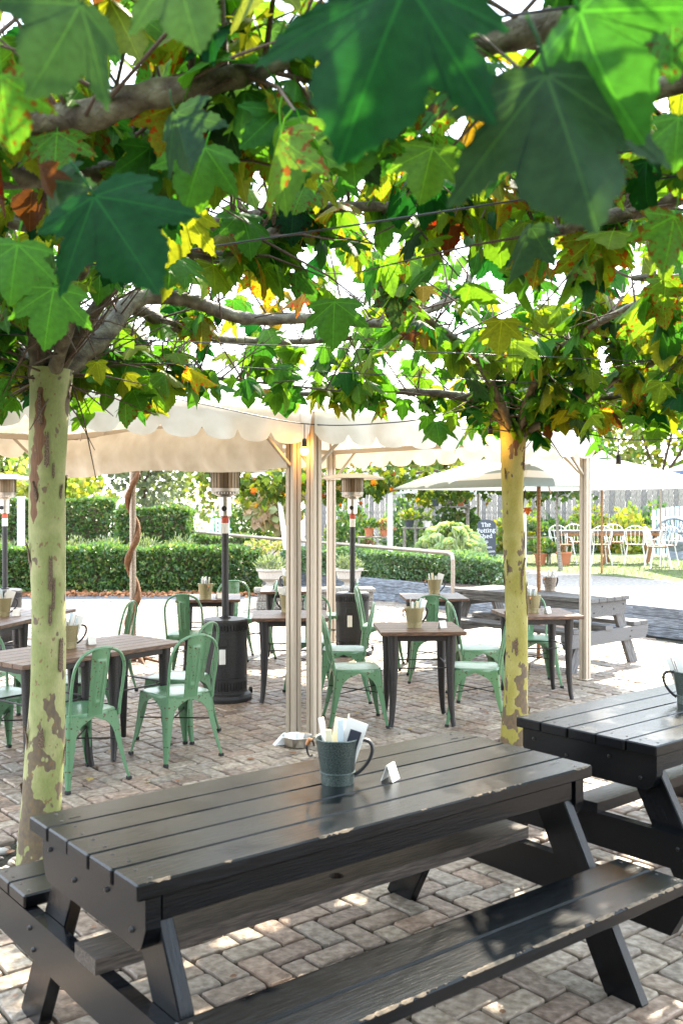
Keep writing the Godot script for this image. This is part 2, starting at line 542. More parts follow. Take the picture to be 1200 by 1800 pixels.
func make_chair() -> Node3D:
	var t := thing("metal_chair", "", "chair")
	var g: Material = mats.green_enamel
	for sx in [-1.0, 1.0]:
		for sz in [-1.0, 1.0]:
			var lg := part(t, "leg", chair_leg(sx, sz), g)
			var f := MB.new()
			f.box(Transform3D(Basis(), Vector3(sx * 0.219, 0.011, sz * (0.231 if sz < 0 else 0.219))), Vector3(0.03, 0.022, 0.03), 0.004)
			part(lg, "rubber_foot", f.mesh(), mats.rubber)
	# pressed seat
	var b := MB.new()
	var ring := []
	for k in 40:
		var a := TAU * k / 40
		var p := Vector2(cos(a), sin(a))
		var s := pow(pow(absf(p.x), 5.0) + pow(absf(p.y), 5.0), -0.2)
		ring.append(p * s)
	var rows := [[0.186, 0.425], [0.188, 0.446], [0.182, 0.4515], [0.172, 0.452], [0.15, 0.4465], [0.09, 0.443], [0.0, 0.442]]
	for k in rows.size():
		var nn := [Vector3(1, 0, 0), Vector3(1, 0.3, 0), Vector3(0.4, 1, 0), Vector3(-0.15, 1, 0), Vector3(-0.15, 1, 0), Vector3(0, 1, 0), Vector3(0, 1, 0)]
		for q in 41:
			var r: Vector2 = ring[q % 40]
			var d := Vector3(r.x, 0, r.y).normalized()
			b.vert(Vector3(r.x * rows[k][0], rows[k][1], r.y * rows[k][0]), (d * nn[k].x + Vector3.UP * nn[k].y).normalized())
	for k in rows.size() - 1:
		for q in 40:
			var a := k * 41 + q
			b.tri(a, a + 1, a + 42); b.tri(a, a + 42, a + 41)
	part(t, "seat", b.mesh(), g)
	# hoop of the back
	var half := [Vector3(-0.176, 0.41, -0.186), Vector3(-0.179, 0.5, -0.196), Vector3(-0.184, 0.62, -0.218), Vector3(-0.178, 0.73, -0.241), Vector3(-0.14, 0.805, -0.257), Vector3(-0.075, 0.842, -0.265), Vector3(0, 0.852, -0.267)]
	var pts := half.duplicate()
	for k in range(half.size() - 2, -1, -1):
		pts.append(half[k] * Vector3(-1, 1, 1))
	b = MB.new()
	b.tube(smooth_path(pts, 4), [0.0105], 8)
	part(t, "back_hoop", b.mesh(), g)
	# splat with a pressed panel, sheet of 3 mm
	b = MB.new()
	for off in [0.0, 0.004]:
		b.grid(14, 18, func(s, q):
			var x: float = (s * 2.0 - 1.0)
			var em: float = smoothstep(0.62, 0.48, absf(x)) * smoothstep(0.12, 0.2, q) * smoothstep(0.88, 0.8, q)
			var em2: float = smoothstep(0.34, 0.24, absf(x)) * smoothstep(0.2, 0.26, q) * smoothstep(0.8, 0.72, q)
			return Vector3(x * (0.052 + 0.014 * q), 0.43 + 0.418 * q, lerpf(-0.188, -0.263, q) - 0.018 * (1.0 - x * x) * sin(q * PI * 0.6) - 0.007 * em + 0.006 * em2 + off))
	part(t, "back_splat", b.mesh(), g)
	b = MB.new()
	b.tube([Vector3(-0.19, 0.26, -0.19), Vector3(0.19, 0.26, 0.19)], [0.005], 6)
	b.tube([Vector3(0.19, 0.268, -0.19), Vector3(-0.19, 0.268, 0.19)], [0.005], 6)
	part(t, "cross_brace", b.mesh(), mats.gunmetal)
	return t

func make_cafe_table() -> Node3D:
	var t := thing("cafe_table", "", "table")
	for k in 6:
		var z := (k - 2.5) * 0.11
		beam(t, "top_plank", Vector3(-0.33, 0.735, z), Vector3(0.33, 0.735, z), 0.1065, 0.03, mats["top_wood_%d" % ((k * 7 + 1) % 4)], Vector3.UP, 0.003)
	var b := MB.new()
	for s in [-1.0, 1.0]:
		b.box(Transform3D(Basis(), Vector3(0, 0.694, s * 0.235)), Vector3(0.44, 0.05, 0.02), 0.002)
		b.box(Transform3D(Basis(), Vector3(s * 0.235, 0.694, 0)), Vector3(0.02, 0.05, 0.448), 0.002)
	part(t, "under_frame", b.mesh(), mats.gunmetal)
	for sx in [-1.0, 1.0]:
		for sz in [-1.0, 1.0]:
			b = MB.new()
			var d := Vector3(sx, 0, sz)
			b.tube([Vector3(0, 0.719, 0) + d * 0.225, Vector3(0, 0.66, 0) + d * 0.224, Vector3(0, 0.45, 0) + d * 0.222, Vector3(0, 0.2, 0) + d * 0.226, Vector3(0, 0.06, 0) + d * 0.236, Vector3(0, 0.006, 0) + d * 0.246], [0.044, 0.042, 0.034, 0.026, 0.02, 0.019], 8, true)
			part(t, "leg", b.mesh(), mats.gunmetal)
	b = MB.new()
	for s in [-1.0, 1.0]:
		b.tube([Vector3(-0.21, 0.455, s * 0.21), Vector3(0.21, 0.455, s * 0.21)], [0.006], 6)
		b.tube([Vector3(s * 0.21, 0.47, -0.21), Vector3(s * 0.21, 0.47, 0.21)], [0.006], 6)
	part(t, "brace_rods", b.mesh(), mats.gunmetal)
	return t

func patio_heater(label: String, at: Vector3, turn: float) -> void:
	var t := thing("patio_heater", label, "patio heater", at, turn, "patio heaters")
	var b := MB.new()
	b.lathe([Vector2(0, 0.0), Vector2(0.232, 0.0), Vector2(0.236, 0.03), Vector2(0.225, 0.055), Vector2(0.195, 0.07), Vector2(0.19, 0.08)], 40, false)
	part(t, "base", b.mesh(), mats.heater_black)
	b = MB.new()
	b.lathe([Vector2(0.192, 0.078), Vector2(0.192, 0.1), Vector2(0.16, 0.1), Vector2(0.16, 0.17), Vector2(0.192, 0.17), Vector2(0.192, 0.2), Vector2(0.197, 0.203), Vector2(0.197, 0.209), Vector2(0.192, 0.212), Vector2(0.192, 0.6), Vector2(0.197, 0.603), Vector2(0.197, 0.62), Vector2(0.16, 0.62), Vector2(0.16, 0.675), Vector2(0.197, 0.675), Vector2(0.197, 0.699), Vector2(0.188, 0.714), Vector2(0.03, 0.72), Vector2(0, 0.72)], 48, false)
	var drum := part(t, "gas_housing", b.mesh(), mats.heater_black)
	b = MB.new()
	for k in 44:
		var a := TAU * k / 44
		for row in [[0.6475, 0.195, 0.057], [0.135, 0.19, 0.072]]:
			b.box(Transform3D(Basis(Vector3.UP, -a), Vector3(cos(a) * (row[1] - 0.002), row[0], sin(a) * (row[1] - 0.002))), Vector3(0.006, row[2], 0.015), 0.001)
	part(drum, "vent_bars", b.mesh(), mats.heater_black)
	b = MB.new()
	b.box(Transform3D(Basis(), Vector3(-0.06, 0.52, 0.186)), Vector3(0.09, 0.07, 0.02), 0.006)
	part(drum, "hand_grip", b.mesh(), mats.heater_black)
	b = MB.new()
	b.box(Transform3D(Basis(), Vector3(-0.06, 0.4, 0.184)), Vector3(0.055, 0.13, 0.012), 0.002)
	part(drum, "warning_label", b.mesh(), mats.paper_white)
	b = MB.new()
	b.lathe([Vector2(0.05, 0.715), Vector2(0.05, 0.73), Vector2(0.031, 0.735), Vector2(0.031, 1.62)], 20)
	var pole := part(t, "pole", b.mesh(), mats.heater_black)
	b = MB.new()
	b.lathe([Vector2(0.0315, 1.47), Vector2(0.0325, 1.472), Vector2(0.0325, 1.56), Vector2(0.0315, 1.562)], 20)
	part(pole, "white_band", b.mesh(), mats.paper_white)
	b = MB.new()
	b.lathe([Vector2(0.0326, 1.565), Vector2(0.0335, 1.567), Vector2(0.0335, 1.61), Vector2(0.0326, 1.612)], 20)
	part(pole, "red_band", b.mesh(), mats.label_red)
	b = MB.new()
	b.lathe([Vector2(0.03, 1.61), Vector2(0.055, 1.625), Vector2(0.058, 1.79), Vector2(0.062, 1.8)], 24)
	var head := part(t, "control_head", b.mesh(), mats.steel)
	b = MB.new()
	b.lathe([Vector2(0.0, 0.028), Vector2(0.022, 0.026), Vector2(0.024, 0.0)], 14, false, Transform3D(Basis(Vector3.RIGHT, Vector3.BACK, Vector3.DOWN), Vector3(-0.02, 1.69, 0.052)))
	part(head, "gas_knob", b.mesh(), mats.rubber)
	b = MB.new()
	b.lathe([Vector2(0.062, 1.8), Vector2(0.1, 1.815), Vector2(0.125, 1.84), Vector2(0.13, 1.87), Vector2(0.126, 1.872)], 36)
	for k in 28:
		var a := TAU * k / 28
		b.box(Transform3D(Basis(Vector3.UP, -a), Vector3(cos(a) * 0.114, 1.826, sin(a) * 0.114)), Vector3(0.012, 0.016, 0.01), 0.002)
	part(t, "burner_cup", b.mesh(), mats.steel)
	b = MB.new()
	b.lathe([Vector2(0.126, 1.87), Vector2(0.128, 2.03), Vector2(0.1, 2.035), Vector2(0, 2.035)], 36)
	part(t, "burner_screen", b.mesh(), mats.screen_metal)
	b = MB.new()
	for k in 24:
		var a := TAU * k / 24
		b.tube([Vector3(cos(a) * 0.13, 1.87, sin(a) * 0.13), Vector3(cos(a) * 0.132, 2.03, sin(a) * 0.132)], [0.002], 4)
	part(t, "burner_bars", b.mesh(), mats.heater_black)
	b = MB.new()
	b.lathe([Vector2(0.0, 2.092), Vector2(0.13, 2.085), Vector2(0.3, 2.055), Vector2(0.375, 2.028), Vector2(0.372, 2.022), Vector2(0.29, 2.046), Vector2(0.12, 2.074), Vector2(0.0, 2.08)], 56, false)
	var dish := part(t, "reflector", b.mesh(), mats.reflector)
	b = MB.new()
	for k in 3:
		var a := TAU * k / 3 + 0.4
		b.tube([Vector3(cos(a) * 0.12, 2.03, sin(a) * 0.12), Vector3(cos(a) * 0.12, 2.1, sin(a) * 0.12)], [0.006], 6)
	part(dish, "stand_off_bolts", b.mesh(), mats.bolt)
	for s in [-1.0, 1.0]:
		b = MB.new()
		b.lathe([Vector2(0, 0.012), Vector2(0.03, 0.012), Vector2(0.03, -0.012), Vector2(0, -0.012)], 14, false, Transform3D(Basis(Vector3.UP, Vector3.RIGHT, Vector3.BACK), Vector3(s * 0.09 + 0.18, 0.03, -0.2)))
		part(t, "wheel", b.mesh(), mats.rubber)

func bucket(label: String, at: Vector3, turn: float, tone: String, kind: int) -> void:
	var t := thing("cutlery_bucket", label, "bucket", at, turn, "cutlery buckets on the tables")
	var b := MB.new()
	b.lathe([Vector2(0, 0.004), Vector2(0.056, 0.004), Vector2(0.058, 0.0), Vector2(0.059, 0.035), Vector2(0.0625, 0.037), Vector2(0.0625, 0.041), Vector2(0.06, 0.043), Vector2(0.076, 0.152), Vector2(0.079, 0.156), Vector2(0.078, 0.16), Vector2(0.074, 0.157), Vector2(0.058, 0.05), Vector2(0.054, 0.01), Vector2(0, 0.008)], 36, false)
	part(t, "body", b.mesh(), mats[tone])
	# dropped strap handle, a loop on each side
	b = MB.new()
	for o in [-0.005, 0.0, 0.005]:
		b.tube(bez(Vector3(0.076, 0.15, o), Vector3(0.148, 0.17, o), Vector3(0.132, 0.075, o), Vector3(0.062, 0.03, o), 14), [0.0048, 0.0062, 0.0066, 0.0066, 0.0062], 7)
	part(t, "strap", b.mesh(), mats.strap)
	var lp := []
	for k in 13:
		var a := lerpf(0.2, TAU - 0.9, k / 12.0)
		lp.append(Vector3(-0.083 - 0.013 * (1 - cos(a)) , 0.118 + 0.03 * sin(a) * 1.0, 0.0))
	b = MB.new()
	b.tube(lp, [0.0035], 6)
	var ear := part(t, "ear_loop", b.mesh(), mats.strap)
	b = MB.new()
	b.tube([lp[2], lp[4], lp[6]], [0.007, 0.009, 0.007], 8)
	part(ear, "wooden_grip", b.mesh(), mats.grip_wood)
	# what stands in it
	var tones := ["paper_white", "paper_blue", "paper_cream", "paper_white", "steel", "paper_blue"]
	for k in 7:
		var a := TAU * k / 7.0 + kind
		var foot := Vector3(cos(a) * 0.025, 0.03, sin(a) * 0.025)
		var lean := Vector3(cos(a) * 0.05 + (0.02 if kind % 2 else -0.015), 0.215 + 0.02 * sin(k * 2.3 + kind), sin(a) * 0.045)
		if k < 5:
			beam(t, "wrapped_cutlery", foot, lean, 0.024, 0.007, mats[tones[(k + kind) % 6]], Vector3(cos(a), 0.1, sin(a)).normalized(), 0.003)
		else:
			rod(t, "fork_handle", [foot, lean + Vector3(0.02, 0.0, 0)], 0.0035, mats.steel, 6)
	beam(t, "menu_card", Vector3(0.01, 0.03, 0.01), Vector3(0.075, 0.222, 0.02), 0.075, 0.003, mats.paper_white, Vector3(0.1, 0.1, 1).normalized(), 0.001)
	if kind == 0:
		beam(t, "menu_card", Vector3(0.028, 0.06, 0.02), Vector3(0.07, 0.19, 0.03), 0.04, 0.003, mats.menu_navy, Vector3(0.1, 0.1, 1).normalized(), 0.001)
		beam(t, "menu_card", Vector3(-0.02, 0.03, 0.0), Vector3(0.012, 0.225, -0.005), 0.04, 0.003, mats.paper_cream, Vector3(0.1, 0.1, 1).normalized(), 0.001)

func tent_card(label: String, at: Vector3, turn: float) -> void:
	var t := thing("table_number_card", label, "table card", at, turn, "folded number cards on the tables")
	for s in [-1.0, 1.0]:
		beam(t, "card_flap", Vector3(0, 0.001, s * 0.022), Vector3(0, 0.058, s * 0.0015), 0.062, 0.002, mats.paper_white, Vector3(0, 0.3, s).normalized(), 0.0005)

func marquee(label: String, c: Array, rolled: int) -> void:
	# four corner legs at c, pyramid roof
	var mid := Vector3.ZERO
	for p in c: mid += p / 4.0
	var t := thing("marquee", label, "marquee", Vector3(mid.x, 0, mid.z))
	var bar := 2.38
	var peak := Vector3(0, 3.42, 0)
	for k in 4:
		var a: Vector3 = c[k] - mid
		var b: Vector3 = c[(k + 1) % 4] - mid
		var along := (b - a).normalized()
		var out := ((a + b) / 2.0).normalized()
		# leg: a channel with a dark slot down two faces
		var lm := MB.new()
		lm.box(Transform3D(), Vector3(bar + 0.02, 0.05, 0.05), 0.002)
		for cy in [-1.0, 1.0]:
			for cz in [-1.0, 1.0]:
				lm.box(Transform3D(Basis(), Vector3(0, cy * 0.0245, cz * 0.0245)), Vector3(bar + 0.018, 0.036, 0.036), 0.004)
		var lg := part(t, "leg", lm.mesh(), mats.cream_metal, beam_frame(a, a + Vector3(0, bar + 0.02, 0), along))
		var fp := MB.new()
		fp.box(Transform3D(Basis(), Vector3(-bar / 2 - 0.005, 0, 0)), Vector3(0.008, 0.12, 0.12), 0.002)
		part(lg, "foot_plate", fp.mesh(), mats.cream_metal)
		beam(t, "eave_bar", a + Vector3(0, bar, 0) + along * 0.045, b + Vector3(0, bar, 0) - along * 0.045, 0.04, 0.055, mats.cream_metal)
		for e in [[a, along], [b, -along]]:
			beam(t, "knee_brace", e[0] + Vector3(0, 2.02, 0) + e[1] * 0.04, e[0] + Vector3(0, bar - 0.02, 0) + e[1] * 0.42, 0.022, 0.03, mats.cream_metal, out)
		beam(t, "rafter", a + Vector3(0, bar, 0), peak - Vector3(0, 0.05, 0), 0.03, 0.045, mats.cream_metal)
		# roof panel with a little sag
		var m := MB.new()
		var A := a * 1.03 + Vector3(0, bar + 0.035, 0)
		var B := b * 1.03 + Vector3(0, bar + 0.035, 0)
		m.grid(20, 14, func(s, q):
			var p := A.lerp(B, s).lerp(peak, q)
			return p - Vector3(0, 0.16 * sin(s * PI) * sin(q * PI) * (1 - q) + 0.006 * sin(s * 40.0) * (1 - q), 0))
		part(t, "roof_panel", m.mesh(), mats.canvas_white)
		# scalloped valance
		m = MB.new()
		var n_sc := 11
		m.grid(n_sc * 8, 5, func(s, q):
			var x: float = s * n_sc
			var fx: float = x - floorf(x)
			var drop: float = 0.16 + 0.08 * sqrt(maxf(0.0, 1.0 - pow(fx * 2 - 1, 2.0)))
			return A.lerp(B, s) + out * (0.012 + 0.02 * sin(x * 2.1 + k) * q + 0.012 * sin(x * 5.3) * q) - Vector3(0, drop * q, 0))
		part(t, "valance", m.mesh(), mats.canvas)
		if k == rolled:
			# side wall gathered up under the bar, held by ties
			m = MB.new()
			m.grid(110, 12, func(s, q):
				var w: float = sin(s * 37.0) * 0.5 + sin(s * 71.0 + 1.3) * 0.3 + sin(s * 13.0) * 0.4
				var drop: float = 0.02 + 0.36 * q + 0.02 * sin(s * 9.0)
				return a.lerp(b, s) - out * (0.05 + 0.045 * w * (0.35 + 0.65 * q) + 0.05 * sin(q * PI)) + Vector3(0, bar - drop, 0))
			part(t, "gathered_side_wall", m.mesh(), mats.canvas)
			for q in 9:
				var p := a.lerp(b, (q + 0.5) / 9.0)
				rod(t, "curtain_ring", [p + Vector3(0, bar + 0.03, 0) - out * 0.03, p + Vector3(0, bar - 0.05, 0) - out * 0.05], 0.006, mats.cream_metal, 6)

func festoon() -> void:
	var cable := thing("festoon_cable", "thin black festoon cable slung under the leaves and carrying three bulbs", "cable")
	var ks := [at_depth(-60, 655, 5.2), at_depth(300, 700, 6.4), at_depth(535, 745, 7.2), at_depth(700, 742, 7.1), at_depth(861, 722, 6.9), at_depth(1086, 772, 6.6), at_depth(1290, 760, 6.2)]
	var pts := smooth_path(ks, 8)
	rod(cable, "cable_run", pts, 0.0045, mats.wire, 6)
	var where := [[535, 745, 7.2, "glowing bulb hanging beside the pair of cream marquee legs"], [861, 722, 6.9, "glowing bulb hanging just left of the yellow tree trunk"], [1086, 772, 6.6, "glowing bulb hanging among leaves above the single marquee leg"]]
	for w in where:
		var p := at_depth(w[0], w[1], w[2])
		var t := thing("festoon_bulb", w[3], "light bulb", p - Vector3(0, 0.235, 0), 0, "festoon bulbs")
		rod(t, "drop_wire", [Vector3(0, 0.235, 0), Vector3(0, 0.12, 0)], 0.004, mats.wire, 6)
		var b := MB.new()
		b.lathe([Vector2(0, 0.13), Vector2(0.012, 0.125), Vector2(0.017, 0.11), Vector2(0.019, 0.065), Vector2(0.012, 0.06)], 14)
		part(t, "socket", b.mesh(), mats.bulb_socket)
		b = MB.new()
		var prof := []
		for k in 11:
			var a := PI * k / 10.0
			prof.append(Vector2(maxf(sin(a) * 0.032, 0.0), 0.034 - cos(a) * 0.034))
		b.lathe(prof, 18, true)
		part(t, "glass_bulb", b.mesh(), mats.bulb_glow)
		var l := OmniLight3D.new()
		l.name = "bulb_light"
		l.light_color = Color(1.0, 0.75, 0.4)
		l.light_energy = 0.012
		l.light_size = 0.03
		l.omni_range = 8.0
		l.omni_attenuation = 2.0
		l.shadow_enabled = true
		l.position = Vector3(0, 0.034, 0)
		t.add_child(l)

func parasol(label: String, at: Vector3, half: float, edge: float, peak: float, turn: float, wood: bool) -> void:
	var t := thing("parasol", label, "parasol", at, turn, "striped parasols")
	rod(t, "pole", [Vector3(0, 0, 0), Vector3(0, peak - 0.02, 0)], 0.022, mats.honey_timber if wood else mats.galvanised, 12)
	var bands := 7
	for k in 4:
		var r := Basis(Vector3.UP, k * PI / 2)
		for q in bands:
			var m := MB.new()
			m.grid(12, 4, func(s, w):
				var f: float = 1.0 - (q + w) / bands
				var x: float = (s * 2 - 1) * half * f
				return r * Vector3(x, edge + (peak - edge) * pow(1 - f, 0.85) - 0.05 * cos((s - 0.5) * PI) * f * (1 - f) * 2.0, half * f))
			part(t, "canopy_band", m.mesh(), mats.parasol_white if q % 2 else mats.stripe_grey)
		var c := r * Vector3(half, edge, half)
		rod(t, "rib", [Vector3(0, peak - 0.06, 0), c - Vector3(0, 0.02, 0)], 0.008, mats.honey_timber, 6)
	var cap := MB.new()
	cap.lathe([Vector2(0.2, peak - 0.03), Vector2(0.1, peak + 0.05), Vector2(0.03, peak + 0.1), Vector2(0, peak + 0.11)], 20)
	part(t, "vent_cap", cap.mesh(), mats.canvas_white)

# ---------------------------------------------------------------- plane-tree leaves
const HALF := [[0.0, 0.035], [0.08, -0.03], [0.2, -0.06], [0.33, -0.05], [0.43, 0.0], [0.53, 0.07], [0.45, 0.12], [0.37, 0.2], [0.44, 0.26], [0.53, 0.34], [0.57, 0.44], [0.64, 0.58], [0.53, 0.555], [0.43, 0.545], [0.36, 0.51], [0.27, 0.52], [0.295, 0.61], [0.275, 0.69], [0.225, 0.77], [0.15, 0.84], [0.09, 0.92], [0.0, 1.03]]

func leaf_outline(toothed: bool) -> Array:
	var pts := []
	for p in HALF:
		pts.append(Vector2(p[0], p[1]))
	for k in range(HALF.size() - 2, 0, -1):
		pts.append(Vector2(-HALF[k][0], HALF[k][1]))
	if not toothed:
		return pts
	var out := []
	for k in pts.size():
		var a: Vector2 = pts[k]
		var b: Vector2 = pts[(k + 1) % pts.size()]
		out.append(a)
		var e := b - a
		if e.length() > 0.07:
			var o := Vector2(e.y, -e.x).normalized()
			out.append(a + e * 0.38 - o * 0.006)
			out.append(a + e * 0.62 + o * 0.016)
	return out

func leaf_shape(kind: int, fine: bool) -> MB:
	# stalk end at the origin, blade along +y, upper face +z, blade length 1
	var b := MB.new()
	var line := leaf_outline(fine)
	var k := [[0.22, 0.28, 0.03, 0.0], [0.05, 0.5, 0.05, 0.12], [0.42, 0.12, 0.035, -0.1], [0.12, 0.85, 0.06, -0.05], [0.75, 0.45, 0.05, 0.2], [0.95, 0.2, 0.08, -0.25], [-0.3, 0.6, 0.07, 0.15]]
	var f: Array = k[kind % k.size()]
	var root := Vector2(0, 0.05)
	var bend := func(p: Vector2) -> Vector3:
		var r := p.distance_to(root)
		var z: float = -f[0] * pow(absf(p.x), 1.3) - f[1] * p.y * p.y * 0.5 + f[2] * sin(atan2(p.x, p.y - 0.05) * 5.0 + kind) * r + f[3] * p.x * p.y + 0.02 * sin(p.x * 17.0 + kind) * r
		return Vector3(p.x, 0.34 + p.y - f[1] * 0.12 * p.y * p.y, z - 0.0)
	var rings := [0.0, 0.3, 0.62, 1.0] if fine else [0.0, 0.55, 1.0]
	var m := line.size()
	for r in rings.size():
		for q in m + 1:
			var p: Vector2 = root.lerp(line[q % m], rings[r])
			var e := 0.01
			var nn: Vector3 = (bend.call(p + Vector2(e, 0)) - bend.call(p - Vector2(e, 0))).cross(bend.call(p + Vector2(0, e)) - bend.call(p - Vector2(0, e)))
			b.vert(bend.call(p), nn.normalized(), Vector2(p.x / 1.4 + 0.5, 1.0 - (p.y + 0.1) / 1.2))
	for r in rings.size() - 1:
		for q in m:
			var a := r * (m + 1) + q
			if r > 0: b.tri(a, a + 1, a + m + 2)
			b.tri(a, a + m + 2, a + m + 1)
	# stalk
	var st: Array = [Vector3.ZERO, Vector3(0, 0.18, 0.035), bend.call(root) + Vector3(0, 0, -0.004)]
	var first := b.v.size()
	b.tube(st, [0.014, 0.011, 0.011], 5 if fine else 3, false)
	for q in range(first, b.v.size()):
		b.u[q] = Vector2(0.5, 0.86)
	return b

func leaf_texture(browned: bool) -> ImageTexture:
	var n := 512
	var im := Image.create(n, n, false, Image.FORMAT_RGB8)
	var f := FastNoiseLite.new()
	f.seed = 5
	f.frequency = 0.02
	f.fractal_octaves = 5
	for y in n:
		for x in n:
			var w := 0.72 + 0.1 * f.get_noise_2d(x, y) + 0.03 * f.get_noise_2d(x * 6.0, y * 6.0)
			im.set_pixel(x, y, Color(w, w, w))
	var to_px := func(p: Vector2) -> Vector2: return Vector2((p.x / 1.4 + 0.5) * n, (1.0 - (p.y + 0.1) / 1.2) * n)
	var draw := func(a: Vector2, b: Vector2, wa: float, wb: float, tone: float) -> void:
		var pa: Vector2 = to_px.call(a)
		var pb: Vector2 = to_px.call(b)
		var steps := int(pa.distance_to(pb) * 1.5) + 1
		for k in steps + 1:
			var t := float(k) / steps
			var p := pa.lerp(pb, t)
			var w := lerpf(wa, wb, t)
			for dx in range(-4, 5):
				for dy in range(-4, 5):
					var d := Vector2(int(p.x) + dx - p.x, int(p.y) + dy - p.y).length()
					var s := clampf(w - d + 0.5, 0.0, 1.0)
					var ix := int(p.x) + dx
					var iy := int(p.y) + dy
					if s > 0.0 and ix >= 0 and iy >= 0 and ix < n and iy < n:
						var o := im.get_pixel(ix, iy)
						var v := Color(tone, tone, tone * 0.85)
						if v.r > o.r:
							im.set_pixel(ix, iy, o.lerp(v, s * 0.9))
	var root := Vector2(0, 0.05)
	for tip in [Vector2(0, 1.02), Vector2(0.63, 0.57), Vector2(-0.63, 0.57), Vector2(0.52, 0.07), Vector2(-0.52, 0.07)]:
		draw.call(root, tip, 3.2, 0.9, 0.98)
		var d: Vector2 = (tip - root)
		for k in range(1, 8):
			var p: Vector2 = root + d * (0.1 + k * 0.11)
			for s in [-1.0, 1.0]:
				var dir := d.normalized().rotated(s * 0.72)
				draw.call(p, p + dir * (0.22 - k * 0.018) * minf(1.0, d.length() * 1.2), 1.1, 0.4, 0.82)
	if browned:
		# dry brown margins and spots
		for y in n:
			for x in n:
				var p := Vector2((float(x) / n - 0.5) * 1.4, (1.0 - float(y) / n) * 1.2 - 0.1)
				var rim := 9.0
				for k in HALF.size() - 1:
					var q := Geometry2D.get_closest_point_to_segment(Vector2(absf(p.x), p.y), Vector2(HALF[k][0], HALF[k][1]), Vector2(HALF[k + 1][0], HALF[k + 1][1]))
					rim = minf(rim, q.distance_to(Vector2(absf(p.x), p.y)))
				var w := f.get_noise_2d(x * 0.7 + 300, y * 0.7)
				var dry := smoothstep(0.0, 0.05, w * 0.32 - rim + 0.012) + smoothstep(0.36, 0.4, f.get_noise_2d(x * 1.6, y * 1.6 + 700))
				if dry > 0.0:
					im.set_pixel(x, y, im.get_pixel(x, y).lerp(Color(0.95, 0.36, 0.4), clampf(dry, 0, 0.9)))
	return ImageTexture.create_from_image(im)

const TINTS := [[0.12, 0.46, 0.065], [0.055, 0.29, 0.06], [0.2, 0.56, 0.065], [0.014, 0.145, 0.045], [0.38, 0.55, 0.06], [0.6, 0.46, 0.06], [0.19, 0.085, 0.04], [0.28, 0.58, 0.06], [0.05, 0.16, 0.085]]
var leaf_fine := []
var leaf_coarse := []
var leaf_meshes := []
var leaf_mats := []
var leaf_mixed: StandardMaterial3D

func make_leaves() -> void:
	var tex := leaf_texture(false)
	var tex_dry := leaf_texture(true)
	var base := mat("plane_leaf", Color.WHITE, 0.46)
	base.albedo_texture = tex
	base.heightmap_enabled = true
	base.heightmap_texture = tex
	base.heightmap_scale = -0.12
	base.backlight_enabled = true
	base.metallic_specular = 0.3
	base.backlight = Color(1.19, 1.05, 0.62)
	for c in TINTS:
		var m: StandardMaterial3D = base.duplicate()
		m.albedo_color = lin(c[0], c[1], c[2])
		leaf_mats.append(m)
	for c in TINTS:
		var m: StandardMaterial3D = base.duplicate()
		m.albedo_texture = tex_dry
		m.albedo_color = lin(c[0] * 1.15, c[1], c[2])
		leaf_mats.append(m)
	leaf_mixed = base.duplicate()
	leaf_mixed.vertex_color_use_as_albedo = true
	for k in 7:
		leaf_fine.append(leaf_shape(k, true))
		leaf_meshes.append(leaf_fine[k].mesh())
		leaf_coarse.append(leaf_shape(k, false))

func leaf_frame(p: Vector3, az: float, droop: float, roll: float, size: float) -> Transform3D:
	var h := Vector3(sin(az), 0, cos(az))
	var y := h * cos(droop) - Vector3.UP * sin(droop)
	var z := h * sin(droop) + Vector3.UP * cos(droop)
	var bs := Basis(y.cross(z), y, z).rotated(y, roll)
	return Transform3D(bs.scaled(Vector3.ONE * size), p)

func tint_index() -> int:
	var r := rng.randf()
	if r < 0.25: return 0
	if r < 0.37: return 1
	if r < 0.58: return 2
	if r < 0.64: return 3
	if r < 0.81: return 7
	if r < 0.92: return 4
	if r < 0.94: return 5
	if r < 0.955: return 6
	return 8

